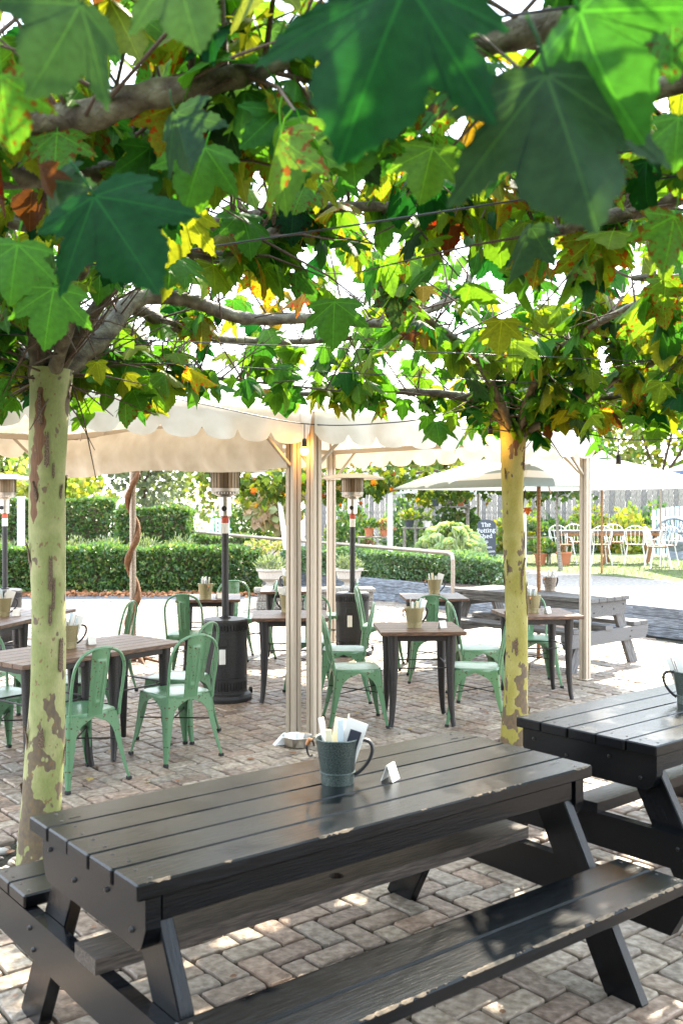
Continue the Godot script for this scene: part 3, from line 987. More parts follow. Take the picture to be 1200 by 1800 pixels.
# a trained plane tree: trunk, cordons tied level under the wires, shoots and leaves
func plane_tree(label: String, base: Vector3, top: Vector3, radius: float, bark: StandardMaterial3D, cordons: Array, shoots_per_m: float, heroes: Array, reach: float) -> void:
	var t := thing("plane_tree", label, "tree", base, 0, "trained plane trees")
	var b := MB.new()
	var pts := []
	var rads := []
	var rows := 26
	for k in rows:
		var q := float(k) / (rows - 1)
		var w := Vector3(sin(q * 5.0) * 0.022, 0, cos(q * 4.0 + 1.0) * 0.016) * sin(q * PI)
		pts.append(Vector3.ZERO.lerp(top - base, q) + w - Vector3(0, 0.04 * (1 - q), 0))
		rads.append(radius * (1.0 + 0.3 * pow(1 - q, 6.0) + 0.35 * pow(q, 7.0) - 0.1 * q + 0.03 * sin(q * 13.0 + base.x) + 0.02 * sin(q * 31.0)))
	b.tube(pts, rads, 28, true, 0.38)
	var trunk := part(t, "trunk", b.mesh(), bark)
	# lifting bark plates near the fork
	for k in 24:
		var a := rng.randf() * TAU
		var h: float = (top.y - base.y) * (rng.randf_range(0.74, 0.99) if k < 10 else rng.randf_range(0.1, 0.74))
		var r: float = rads[clampi(int(h / (top.y - base.y) * (rows - 1)), 0, rows - 1)] + 0.001
		var m := MB.new()
		var wide := rng.randf_range(0.14, 0.34)
		var tall := rng.randf_range(0.05, 0.16)
		var curl := rng.randf_range(0.0, 0.02)
		var c: Vector3 = pts[clampi(int(h / (top.y - base.y) * (rows - 1)), 0, rows - 1)]
		for off in [0.0, 0.004]:
			m.grid(5, 5, func(s, q):
				var aa: float = a + (s - 0.5) * wide * (1.0 - 0.4 * q)
				var rr: float = r + off + curl * q * q
				return c + Vector3(cos(aa) * rr, (q - 0.5) * tall + 0.01 * sin(s * 9.0), sin(aa) * rr))
		part(trunk, "bark_plate", m.mesh(), mats.bark_plate)
	var leaves := []
	var wood := MB.new()
	for cd in cordons:
		var path := smooth_path(cd.p, 6)
		var local := []
		var rr := []
		for k in path.size():
			local.append(path[k] - base)
			rr.append(lerpf(cd.r0, cd.r1, float(k) / (path.size() - 1)) * (1.0 + 0.12 * sin(k * 2.7)))
		var cm := MB.new()
		cm.tube(local, rr, 12, true, 0.6)
		part(t, "limb", cm.mesh(), mats.limb_bark)
		var length := 0.0
		for k in path.size() - 1:
			length += path[k].distance_to(path[k + 1])
		var count := int(length * shoots_per_m * cd.get("d", 1.0))
		for s in count:
			var q := rng.randf_range(0.06, 1.0) * (path.size() - 1)
			var k := mini(int(q), path.size() - 2)
			var p0: Vector3 = path[k].lerp(path[k + 1], q - k)
			var az := rng.randf() * TAU
			var kind := rng.randf()
			var el := rng.randf_range(0.7, 1.45) if kind < 0.42 else (rng.randf_range(0.0, 0.6) if kind < 0.72 else rng.randf_range(-0.8, -0.05))
			var len: float = rng.randf_range(0.35, 1.0) * reach * cd.get("reach", 1.0) if el > 0.0 else rng.randf_range(0.2, 0.55)
			var d := Vector3(sin(az) * cos(el), sin(el), cos(az) * cos(el))
			var p1 := p0 + d * len * 0.5 + Vector3(rng.randf_range(-0.05, 0.05), 0.03, rng.randf_range(-0.05, 0.05))
			var p2 := p0 + d * len + Vector3(rng.randf_range(-0.12, 0.12), rng.randf_range(-0.12, 0.05), rng.randf_range(-0.12, 0.12))
			if near_lens(p1) or near_lens(p2): continue
			wood.tube([p0 - base, p1 - base, p2 - base], [0.0075, 0.005, 0.0025], 5, false)
			var nl := int(len / 0.085) + 2
			for j in nl:
				var f := (j + rng.randf()) / nl
				var p := p0.lerp(p1, f * 2) if f < 0.5 else p1.lerp(p2, f * 2 - 1)
				var size := rng.randf_range(0.105, 0.21)
				var tf := leaf_frame(p, az + rng.randf_range(-1.9, 1.9), rng.randf_range(0.25, 1.35), rng.randf_range(-0.5, 0.5), size)
				tf.basis = tf.basis * Basis.from_scale(Vector3(rng.randf_range(0.8, 1.12), 1, 1))
				leaves.append([tf, rng.randi() % 7, tint_index()])
		# bare fine twigs
		for s in int(length * 12):
			var q := rng.randf() * (path.size() - 1)
			var k := mini(int(q), path.size() - 2)
			var p0: Vector3 = path[k].lerp(path[k + 1], q - k)
			var d := Vector3(rng.randf_range(-0.8, 0.8), rng.randf_range(-0.25, 1.0), rng.randf_range(-0.8, 0.8)).normalized()
			var p1 := p0 + d * rng.randf_range(0.2, 0.75)
			if near_lens(p1): continue
			wood.tube([p0 - base, (p0 + p1) / 2 - base + Vector3(0.02, 0.01, 0.02), p1 - base], [0.006, 0.004, 0.002], 5, false)
	part(t, "shoots", wood.mesh(), mats.twig_bark).set_meta("kind", "stuff")
	# keep what hangs clear of heads and of the lens
	var kept := []
	var bulbs := [at_depth(535, 785, 7.2), at_depth(861, 762, 6.9), at_depth(1086, 805, 6.6)]
	for l in leaves:
		var x: Transform3D = l[0]
		var mid: Vector3 = x * Vector3(0, 0.85, 0)
		var tip: Vector3 = x * Vector3(0, 1.35, 0)
		var low := minf(mid.y, tip.y)
		var d := -mid.z
		if low < (2.04 if d > 6.0 else (2.12 if d > 4.3 else 2.28)) or near_lens(mid) or near_lens(tip): continue
		if mid.z < -8.3 and mid.y < 2.6: continue
		var clear := true
		for q in bulbs:
			if mid.distance_to(Geometry3D.get_closest_point_to_segment(mid, q, q + (EYE - q) * 0.35)) < 0.13: clear = false
		# pruned along the first tree's fork and its long boughs, as these are kept bare
		for q in [Vector3(-1.36, 2.3, -4.6), Vector3(-1.36, 2.45, -4.6), at_depth(185, 590, 4.75), at_depth(240, 530, 4.9), at_depth(330, 535, 5.1), at_depth(390, 550, 5.2), at_depth(470, 562, 5.4), at_depth(560, 562, 5.6), at_depth(650, 566, 5.8)]:
			if mid.distance_to(Geometry3D.get_closest_point_to_segment(mid, q, q + (EYE - q) * 0.45)) < (0.17 if q.x < -1.3 else 0.12): clear = false
		if not clear: continue
		kept.append(l)
	for h in heroes:
		kept.append(h)
	var scored := []
	for k in kept.size():
		var x: Transform3D = kept[k][0]
		var mid: Vector3 = x * Vector3(0, 0.8, 0)
		var s := 0.0
		if mid.z < -0.3:
			var q := to_photo(mid)
			if q.x > -80 and q.x < 1280 and q.y > -80 and q.y < 1000:
				s = x.basis.y.length() / -mid.z
		scored.append([s, k])
	scored.sort_custom(func(a, c): return a[0] > c[0])
	var rest := MB.new()
	for r in scored.size():
		var l: Array = kept[scored[r][1]]
		var x: Transform3D = l[0]
		x.origin -= base
		if r < 300 and scored[r][0] > 0.0:
			part(t, "leaf", leaf_meshes[l[1]], leaf_mats[l[2] + (TINTS.size() if scored[r][1] % 4 == 0 and scored[r][0] < 0.1 else 0)], x)
		else:
			var c: Array = TINTS[l[2]]
			var w := rng.randf_range(0.85, 1.15)
			rest.copy_in(leaf_coarse[l[1]], x, Color(c[0] * w, c[1] * w, c[2] * w))
	if rest.v.size():
		part(t, "foliage", rest.mesh(), leaf_mixed).set_meta("kind", "stuff")
	print(label, " leaves ", kept.size())

func near_lens(p: Vector3) -> bool:
	# the photographer stands here and has pushed the branches aside
	var d := -p.z
	if d > 2.3: return false
	if p.distance_to(EYE) < 1.15: return true
	return d > 0.0 and absf(p.x) < 0.42 * d + 0.12 and p.y < EYE.y + d * 0.3

# a single near leaf: stalk end and blade tip as seen, at their distance
func hero(ax: float, ay: float, tx: float, ty: float, d0: float, d1: float, roll: float, kind: int, tint: int) -> Array:
	var a := at_depth(ax, ay, d0)
	var e := at_depth(tx, ty, d1)
	var y := (e - a)
	var size := y.length() / 1.32
	y = y.normalized()
	var toward := (EYE - a).normalized()
	var z := (toward - y * toward.dot(y)).normalized()
	var bs := Basis(y.cross(z), y, z).rotated(y, roll)
	return [Transform3D(bs.scaled(Vector3.ONE * size), a), kind, tint]

func bark_image(sd: int, warm: float) -> ImageTexture:
	var w := 320
	var h := 960
	var im := Image.create(w, h, false, Image.FORMAT_RGB8)
	var f := FastNoiseLite.new()
	f.seed = sd
	f.frequency = 1.0
	f.fractal_octaves = 3
	f.noise_type = FastNoiseLite.TYPE_SIMPLEX_SMOOTH
	for y in h:
		var hh := float(y) / h        # 0 at the foot, 1 = 2.6 m
		for x in w:
			var a := TAU * x / w
			var p := Vector3(cos(a) * 0.085, hh * 2.6, sin(a) * 0.085) * 3.4
			var n1 := f.get_noise_3d(p.x * 1.5 + 3, p.y * 0.9, p.z * 1.5)
			var n2 := f.get_noise_3d(p.x * 3.4, p.y * 2.2 + 9, p.z * 3.4)
			var n3 := f.get_noise_3d(p.x * 9, p.y * 6 + 40, p.z * 9)
			var n4 := f.get_noise_3d(p.x * 26, p.y * 12 + 70, p.z * 26)
			var c := Color(0.19 + 0.1 * warm, 0.215 + 0.02 * warm, 0.07 - 0.04 * warm).lerp(Color(0.28 + 0.04 * warm, 0.28, 0.12 - 0.06 * warm), smoothstep(-0.25, 0.3, n1))
			var cover := lerpf(0.22, -0.46, clampf(hh * 2.4, 0, 1)) + n1 * 0.45 + n2 * 0.8
			if hh > 0.45: cover = n2 * 0.9 + n1 * 0.5 - 0.4
			var patch := smoothstep(0.0, 0.035, cover)
			c = c.lerp(Color(0.115 + 0.04 * n3, 0.085 + 0.03 * n3, 0.05), patch)
			var fleck := smoothstep(0.5, 0.54, n3 + n2 * 0.25)
			c = c.lerp(Color(0.16, 0.085, 0.04), fleck * 0.85)
			c *= 1.0 + 0.16 * n4
			im.set_pixel(x, h - 1 - y, Color(c.r, c.g, c.b).linear_to_srgb())
	# a few torn strips where plates have come away, all brown inside
	var r := RandomNumberGenerator.new()
	r.seed = sd * 7
	for k in 5:
		var cx := r.randi_range(0, w)
		var cy := int(h * (1.0 - r.randf_range(0.62, 0.98)))
		var hw := r.randf_range(7, 17)
		var hl := r.randf_range(30, 78)
		for y in range(-int(hl), int(hl)):
			var wv := hw * sqrt(1.0 - pow(y / hl, 2.0)) + 3.0 * sin(y * 0.21 + k)
			for x in range(-int(maxf(wv, 0)), int(maxf(wv, 0))):
				var g := 0.5 + 0.5 * f.get_noise_2d(x * 0.5 + k * 30, y * 0.03)
				if cy + y > 0 and cy + y < h:
					im.set_pixel(posmod(cx + x, w), cy + y, Color(0.05 + 0.17 * g, 0.022 + 0.08 * g, 0.01 + 0.03 * g).linear_to_srgb())
	return ImageTexture.create_from_image(im)

# ---------------------------------------------------------------- garden plants
func small_leaf_mesh(wide: float) -> Mesh:
	var b := MB.new()
	var rows := [[0.0, 0.0], [0.3, 0.42], [0.65, 0.36], [1.0, 0.0]]
	for s in [-1.0, 1.0]:
		for k in 3:
			var p: Array = rows[k]
			var q: Array = rows[k + 1]
			var a := Vector3(0, p[0], 0)
			var d := Vector3(0, q[0], 0)
			var e := Vector3(s * q[1] * wide, q[0], -0.12 * q[1])
			var g := Vector3(s * p[1] * wide, p[0], -0.12 * p[1])
			var nn := Vector3(s * 0.25, 0, 1).normalized()
			if p[1] == 0.0: b.face3(a, d, e, nn)
			elif q[1] == 0.0: b.face3(a, d, g, nn)
			else: b.quad(a, d, e, g, nn)
	return b.mesh()

func leaf_cloud(parent: Node3D, called: String, spots: Array, mesh: Mesh, size: float, tones: Array, upright := 0.0) -> void:
	# spots: [position, outward]
	var xs := []
	var cs := []
	for sp in spots:
		var o: Vector3 = sp[1]
		var y := (o + Vector3(rng.randfn(0, 0.55), rng.randfn(0.1, 0.55) + upright, rng.randfn(0, 0.55))).normalized()
		var z := y.cross(Vector3(rng.randfn(), rng.randfn(), rng.randfn())).normalized()
		xs.append(Transform3D(Basis(y.cross(z), y, z).scaled(Vector3.ONE * size * rng.randf_range(0.6, 1.25)), sp[0]))
		var c: Array = tones[rng.randi() % tones.size()]
		var w := rng.randf_range(0.75, 1.25)
		cs.append(Color(c[0] * w, c[1] * w, c[2] * w))
	many(parent, called, mesh, mats.small_leaf, xs, cs)

const HEDGE := [[0.08, 0.165, 0.05], [0.12, 0.22, 0.06], [0.07, 0.13, 0.06], [0.16, 0.25, 0.08], [0.1, 0.18, 0.09], [0.22, 0.23, 0.09]]
const OLIVE := [[0.16, 0.19, 0.13], [0.22, 0.25, 0.18], [0.12, 0.15, 0.09], [0.26, 0.28, 0.22]]
const LIME := [[0.2, 0.26, 0.06], [0.13, 0.21, 0.05], [0.28, 0.29, 0.08], [0.3, 0.25, 0.06]]
const ROSEMARY := [[0.13, 0.21, 0.12], [0.17, 0.26, 0.16], [0.09, 0.16, 0.09], [0.22, 0.29, 0.18]]
const GOLDEN := [[0.4, 0.38, 0.07], [0.28, 0.34, 0.07], [0.5, 0.4, 0.08], [0.2, 0.28, 0.07]]
const BLUSH := [[0.4, 0.26, 0.16], [0.3, 0.27, 0.12], [0.45, 0.3, 0.2], [0.22, 0.24, 0.1]]
const AUTUMN := [[0.11, 0.24, 0.05], [0.2, 0.3, 0.06], [0.55, 0.2, 0.03], [0.5, 0.32, 0.06], [0.14, 0.26, 0.06], [0.6, 0.15, 0.03]]

func hedge(label: String, at: Vector3, turn: float, size: Vector3, density: float, leaf: float, tones: Array) -> void:
	var t := thing("hedge", label, "hedge", at, turn)
	var m := MB.new()
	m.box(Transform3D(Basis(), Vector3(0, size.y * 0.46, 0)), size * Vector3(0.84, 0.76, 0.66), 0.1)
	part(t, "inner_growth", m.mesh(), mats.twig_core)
	var sp := []
	var area := 2 * size.x * size.y + size.x * size.z + 2 * size.z * size.y
	for k in int(area * density * 2.0):
		var r := rng.randf() * area
		var p := Vector3(rng.randf_range(-0.5, 0.5), rng.randf_range(0.03, 1.0), rng.randf_range(-0.5, 0.5))
		var o := Vector3.UP
		if r < 2 * size.x * size.y:
			p.z = 0.5 if rng.randf() < 0.65 else -0.5
			o = Vector3(0, 0, signf(p.z))
		elif r < 2 * size.x * size.y + size.x * size.z:
			p.y = 1.0
		else:
			p.x = 0.5 if rng.randf() < 0.5 else -0.5
			o = Vector3(signf(p.x), 0, 0)
		var q := p * size
		q += o * (0.035 * sin(q.x * 5.0) + 0.03 * sin(q.y * 9.0 + q.x * 3.0) - rng.randf() * rng.randf() * 0.17)
		# soft corners
		if absf(p.x) > 0.46 and p.y > 0.9: q.y -= 0.05
		sp.append([q, o])
	leaf_cloud(t, "foliage", sp, leaf_small, leaf * 1.15, tones)

func shrub(called: String, label: String, at: Vector3, half: Vector3, count: int, leaf: float, tones: Array, mesh: Mesh, upright := 0.0, category := "shrub", group := "") -> Node3D:
	var t := thing(called, label, category, at, 0, group)
	var sp := []
	for k in count:
		var d := Vector3(rng.randfn(), absf(rng.randfn()) * 0.9 + 0.05, rng.randfn()).normalized()
		var r := pow(rng.randf(), 0.28) * (0.86 + 0.16 * sin(d.x * 7 + at.x) * cos(d.z * 6 + d.y * 5))
		sp.append([Vector3(d.x * half.x, d.y * half.y, d.z * half.z) * r, d])
	leaf_cloud(t, "foliage", sp, mesh, leaf, tones, upright)
	var m := MB.new()
	for k in 7:
		var a := TAU * k / 7.0
		m.tube([Vector3(0, -0.02, 0), Vector3(cos(a) * half.x * 0.25, half.y * 0.35, sin(a) * half.z * 0.25), Vector3(cos(a) * half.x * 0.6, half.y * 0.7, sin(a) * half.z * 0.6)], [0.018, 0.012, 0.004], 5)
	part(t, "stems", m.mesh(), mats.twig_bark)
	return t

func garden_tree(label: String, at: Vector3, height: float, spread: float, count: int, tones: Array) -> void:
	var t := thing("garden_tree", label, "tree", at, 0, "trees behind the garden")
	var m := MB.new()
	var fork := height * 0.32
	m.tube([Vector3(0, -0.1, 0), Vector3(0.05, fork * 0.5, 0.02), Vector3(0, fork, 0)], [0.16, 0.12, 0.1], 10)
	part(t, "trunk", m.mesh(), mats.twig_bark)
	m = MB.new()
	var sp := []
	for k in 9:
		var a := TAU * k / 9.0 + at.x
		var c := Vector3(cos(a) * spread * rng.randf_range(0.3, 0.75), height * rng.randf_range(0.22, 0.85), sin(a) * spread * rng.randf_range(0.3, 0.75))
		m.tube([Vector3(0, fork * 0.95, 0), (c + Vector3(0, fork, 0)) * 0.5, c], [0.07, 0.045, 0.015], 6)
		for q in count / 9:
			var d := Vector3(rng.randfn(), rng.randfn(), rng.randfn()).normalized()
			var r := pow(rng.randf(), 0.45) * spread * 0.52
			sp.append([c + d * r * Vector3(1, 0.75, 1), d])
	part(t, "limbs", m.mesh(), mats.twig_bark)
	leaf_cloud(t, "crown", sp, leaf_small, 0.27, tones, -0.2)

var leaf_small: Mesh
var leaf_slim: Mesh
var leaf_round: Mesh

# ---------------------------------------------------------------- a small figure, one continuous skin
func figure_mesh(bones: Array, cell: float, lo: Vector3, hi: Vector3) -> Mesh:
	var n := Vector3i(((hi - lo) / cell).ceil())
	var val := PackedFloat32Array()
	val.resize((n.x + 1) * (n.y + 1) * (n.z + 1))
	var id := func(x: int, y: int, z: int) -> int: return (z * (n.y + 1) + y) * (n.x + 1) + x
	for z in n.z + 1:
		for y in n.y + 1:
			for x in n.x + 1:
				var p := lo + Vector3(x, y, z) * cell
				var d := 9.0
				for b in bones:
					var ab: Vector3 = b[1] - b[0]
					var q := clampf((p - b[0]).dot(ab) / ab.length_squared(), 0, 1)
					var e: float = ((p - b[0] - ab * q) * Vector3(1, 1, b[4] if b.size() > 4 else 1.0)).length() - lerpf(b[2], b[3], q)
					var k := 0.04
					var h := clampf(0.5 + 0.5 * (d - e) / k, 0, 1)
					d = lerpf(d, e, h) - k * h * (1 - h)
				val[id.call(x, y, z)] = d
	var st := MB.new()
	var at := {}
	for z in n.z:
		for y in n.y:
			for x in n.x:
				var s := Vector3.ZERO
				var c := 0
				var g := Vector3.ZERO
				for e in [[0, 0, 0, 1, 0, 0], [0, 1, 0, 1, 1, 0], [0, 0, 1, 1, 0, 1], [0, 1, 1, 1, 1, 1], [0, 0, 0, 0, 1, 0], [1, 0, 0, 1, 1, 0], [0, 0, 1, 0, 1, 1], [1, 0, 1, 1, 1, 1], [0, 0, 0, 0, 0, 1], [1, 0, 0, 1, 0, 1], [0, 1, 0, 0, 1, 1], [1, 1, 0, 1, 1, 1]]:
					var a: float = val[id.call(x + e[0], y + e[1], z + e[2])]
					var b: float = val[id.call(x + e[3], y + e[4], z + e[5])]
					g += Vector3(e[3] - e[0], e[4] - e[1], e[5] - e[2]) * (b - a)
					if (a < 0) != (b < 0):
						s += Vector3(e[0], e[1], e[2]).lerp(Vector3(e[3], e[4], e[5]), a / (a - b))
						c += 1
				if c:
					at[Vector3i(x, y, z)] = st.vert(lo + (Vector3(x, y, z) + s / c) * cell, g.normalized())
	for q in at:
		for k in 3:
			var o := [Vector3i(1, 0, 0), Vector3i(0, 1, 0), Vector3i(0, 0, 1)]
			var a: float = val[id.call(q.x, q.y, q.z)]
			var w: Vector3i = q + o[k]
			var b: float = val[id.call(w.x, w.y, w.z)]
			if (a < 0) == (b < 0): continue
			var u: Vector3i = o[(k + 1) % 3]
			var v: Vector3i = o[(k + 2) % 3]
			if at.has(q - u) and at.has(q - v) and at.has(q - u - v):
				st.tri(at[q], at[q - u], at[q - u - v]); st.tri(at[q], at[q - u - v], at[q - v])
	return st.mesh()

# ---------------------------------------------------------------- paving
func brick_shape(sd: int) -> Mesh:
	var r := RandomNumberGenerator.new()
	r.seed = sd
	var b := MB.new()
	var hx := 0.1125
	var hz := 0.0545
	var line := [Vector2(-hx, -hz), Vector2(-hx * 0.35, -hz), Vector2(hx * 0.4, -hz), Vector2(hx, -hz), Vector2(hx, hz), Vector2(hx * 0.3, hz), Vector2(-hx * 0.4, hz), Vector2(-hx, hz)]
	var cut := []
	for k in 8:
		var p: Vector2 = line[k]
		if k in [0, 3, 4, 7]:
			var sx := signf(p.x)
			var sz := signf(p.y)
			var c := r.randf_range(0.004, 0.016)
			var pr := [p - Vector2(0, sz * c), p - Vector2(sx * c, 0)]
			if k in [3, 7]: pr.reverse()
			cut.append_array(pr)
		else:
			cut.append(p - Vector2(0, signf(p.y) * r.randf_range(0.0, 0.004)))
	var m := cut.size()
	var rings := [[1.0, -0.05], [1.0, -0.011], [0.975, -0.003], [0.92, 0.0]]
	var dip := r.randf_range(-0.002, 0.001)
	for k in rings.size() - 1:
		for q in m:
			var f := func(ring: Array, p: Vector2) -> Vector3:
				var e: float = 1.0 - ring[0]
				return Vector3(p.x - signf(p.x) * e * 0.11, ring[1], p.y - signf(p.y) * e * 0.1)
			var p0: Vector2 = cut[q]
			var p1: Vector2 = cut[(q + 1) % m]
			var a: Vector3 = f.call(rings[k], p0)
			var d: Vector3 = f.call(rings[k], p1)
			var e: Vector3 = f.call(rings[k + 1], p1)
			var g: Vector3 = f.call(rings[k + 1], p0)
			var nn := (d - a).cross(g - a).normalized()
			if nn.dot(a * Vector3(1, 0, 1) + Vector3(0, 0.02 * k, 0)) < 0: nn = -nn
			b.quad(a, d, e, g, nn)
	var c0 := b.vert(Vector3(0, dip, 0), Vector3.UP)
	var fst := b.v.size()
	for q in m:
		var p: Vector2 = cut[q]
		b.vert(Vector3(p.x - signf(p.x) * 0.0088, 0.0, p.y - signf(p.y) * 0.008), (Vector3.UP + Vector3(p.x, 0, p.y) * 0.6).normalized())
	for q in m:
		b.tri(c0, fst + q, fst + (q + 1) % m)
	return b.mesh()

func lay_bricks() -> void:
	var paving := structure("brick_paving")
	var shapes := []
	for k in 6: shapes.append(brick_shape(100 + k))
	var turn := deg_to_rad(39.5)
	var bx := Vector3(cos(turn), 0, -sin(turn))
	var bz := Vector3(sin(turn), 0, cos(turn))
	var w := 0.1155
	var o := Vector3(0, 0, -7)
	var list := []
	for i in range(-130, 131):
		for j in range(-130, 131):
			var c := posmod(i - j, 4)
			if c != 0 and c != 3: continue
			var mid := Vector2(i + 1.0, j + 0.5) if c == 0 else Vector2(i + 0.5, j + 1.0)
			var p := o + bx * mid.x * w + bz * mid.y * w
			if p.z > 0.2 or p.z < -17.6 or absf(p.x) > 9.0: continue
			if p.x > 1.0 and (p.z < -17.4 + (p.x - 1.0) * 1.62 or p.z < -15.0 + (p.x - 2.36) * 1.25 - 0.2 and p.x > 2.3): continue
			if Vector2(p.x + 1.62, p.z + 4.62).length() < 0.36 or Vector2(p.x - 1.24, p.z + 7.0).length() < 0.15: continue
			var rot := turn + (0.0 if c == 0 else PI / 2) + rng.randfn(0, 0.012) + (PI if rng.randf() < 0.5 else 0.0)
			var bs := Basis(Vector3.UP, rot) * Basis(Vector3.RIGHT, rng.randfn(0, 0.008)) * Basis(Vector3.BACK, rng.randfn(0, 0.006))
			var sc := rng.randf_range(0.955, 0.995)
			list.append([Transform3D(bs.scaled(Vector3(sc, 1, sc)), p + Vector3(rng.randfn(0, 0.0012), rng.randfn(-0.001, 0.0022), rng.randfn(0, 0.0012))), rng.randi() % 6, rng.randi() % 7])
	var order := []
	for k in list.size():
		var p: Vector3 = list[k][0].origin
		var s := 99.0
		if p.z < -0.5:
			var q := to_photo(p)
			if q.x > -20 and q.x < 1220 and q.y < 1815:
				# what the near table hides comes last
				var l := Vector2((p.x + 0.02) * 0.783 + (p.z + 3.345) * -0.622, (p.x + 0.02) * 0.622 + (p.z + 3.345) * 0.783)
				s = -p.z + (3.0 if absf(l.x) < 0.9 and l.y < -0.3 and l.y > -1.2 else 0.0)
		order.append([s, k])
	order.sort_custom(func(a, b): return a[0] < b[0])
	var xs := []
	var cs := []
	for k in 6:
		xs.append([]); cs.append([])
	for r in order.size():
		var l: Array = list[order[r][1]]
		if r < 300:
			part(paving, "brick", shapes[l[1]], mats["brick_%d" % l[2]], l[0])
		else:
			var t: Array = mats.brick_tones[l[2]]
			var v := rng.randf_range(0.88, 1.12)
			xs[l[1] % 2].append(l[0])
			cs[l[1] % 2].append(Color(t[0] * v, t[1] * v, t[2] * v))
	for k in 2:
		many(paving, "farther_bricks", shapes[k * 3 + 1], mats.brick_mixed, xs[k], cs[k])
	print("bricks ", list.size())

func sheet(poly: Array, y: float) -> Mesh:
	var b := MB.new()
	var p2 := PackedVector2Array()
	for p in poly: p2.append(Vector2(p[0], p[1]))
	var ids := Geometry2D.triangulate_polygon(p2)
	for p in p2: b.vert(Vector3(p.x, y, p.y), Vector3.UP)
	for k in range(0, ids.size(), 3): b.tri(ids[k], ids[k + 1], ids[k + 2])
	return b.mesh()

func potted(label: String, at: Vector3, r: float, h: float, pot: String, plant: float, tones: Array, mesh: Mesh) -> void:
	var t := thing("potted_plant", label, "potted plant", at, rng.randf() * TAU, "potted plants of the nursery")
	var b := MB.new()
	b.lathe([Vector2(0, 0), Vector2(r * 0.7, 0), Vector2(r * 0.95, h * 0.85), Vector2(r * 1.05, h * 0.85), Vector2(r * 1.05, h), Vector2(r * 0.9, h), Vector2(r * 0.85, h * 0.9), Vector2(0, h * 0.9)], 18)
	part(t, "pot", b.mesh(), mats[pot])
	var sp := []
	for k in 160:
		var d := Vector3(rng.randfn(), absf(rng.randfn()) + 0.2, rng.randfn()).normalized()
		sp.append([Vector3(0, h * 0.9, 0) + d * plant * pow(rng.randf(), 0.4), d])
	leaf_cloud(t, "foliage", sp, mesh, plant * 0.35, tones, 0.3)

func wire_chair(label: String, at: Vector3, turn: float) -> void:
	var t := thing("white_wire_chair", label, "chair", at, turn, "white wire chairs on the lawn")
	var r := 0.01
	for sx in [-1.0, 1.0]:
		for sz in [-1.0, 1.0]:
			rod(t, "leg", [Vector3(sx * 0.16, 0.45, sz * 0.15), Vector3(sx * 0.23, 0.0, sz * 0.22)], r * 1.3, mats.white_paint, 6)
	var b := MB.new()
	b.lathe([Vector2(0, 0.44), Vector2(0.2, 0.44), Vector2(0.205, 0.45), Vector2(0.2, 0.465), Vector2(0, 0.465)], 20)
	part(t, "timber_seat", b.mesh(), mats.honey_timber)
	var hoop := smooth_path([Vector3(-0.19, 0.45, -0.15), Vector3(-0.22, 0.62, -0.2), Vector3(-0.2, 0.8, -0.24), Vector3(0, 0.88, -0.27), Vector3(0.2, 0.8, -0.24), Vector3(0.22, 0.62, -0.2), Vector3(0.19, 0.45, -0.15)], 3)
	rod(t, "back_hoop", hoop, r * 1.2, mats.white_paint, 6)
	for k in 5:
		var x := (k - 2) * 0.065
		rod(t, "back_rod", [Vector3(x * 1.2, 0.46, -0.17), Vector3(x * 1.5, 0.87 - absf(x) * 0.5, -0.26)], r * 0.8, mats.white_paint, 5)
	for sx in [-1.0, 1.0]:
		rod(t, "arm_rod", [Vector3(sx * 0.21, 0.62, -0.2), Vector3(sx * 0.2, 0.6, 0.05), Vector3(sx * 0.18, 0.45, 0.15)], r * 0.8, mats.white_paint, 5)

func place_chair(label: String, x: float, z: float, fx: float, fz: float) -> void:
	var c := chair0
	if chair0.get_meta("label") != "":
		c = chair0.duplicate()
		c.name = numbered("metal_chair")
		add_child(c)
	c.position = Vector3(x, 0, z)
	c.rotation.y = atan2(fx, fz) + rng.randf_range(-0.06, 0.06)
	c.set_meta("label", label)
	c.set_meta("group", "green metal chairs")

func place_table(label: String, x: float, z: float, turn: float) -> void:
	var c := table0
	if table0.get_meta("label") != "":
		c = table0.duplicate()
		c.name = numbered("cafe_table")
		add_child(c)
	c.position = Vector3(x, 0, z)
	c.rotation.y = turn
	c.set_meta("label", label)
	c.set_meta("group", "slatted cafe tables")

var chair0: Node3D
var table0: Node3D

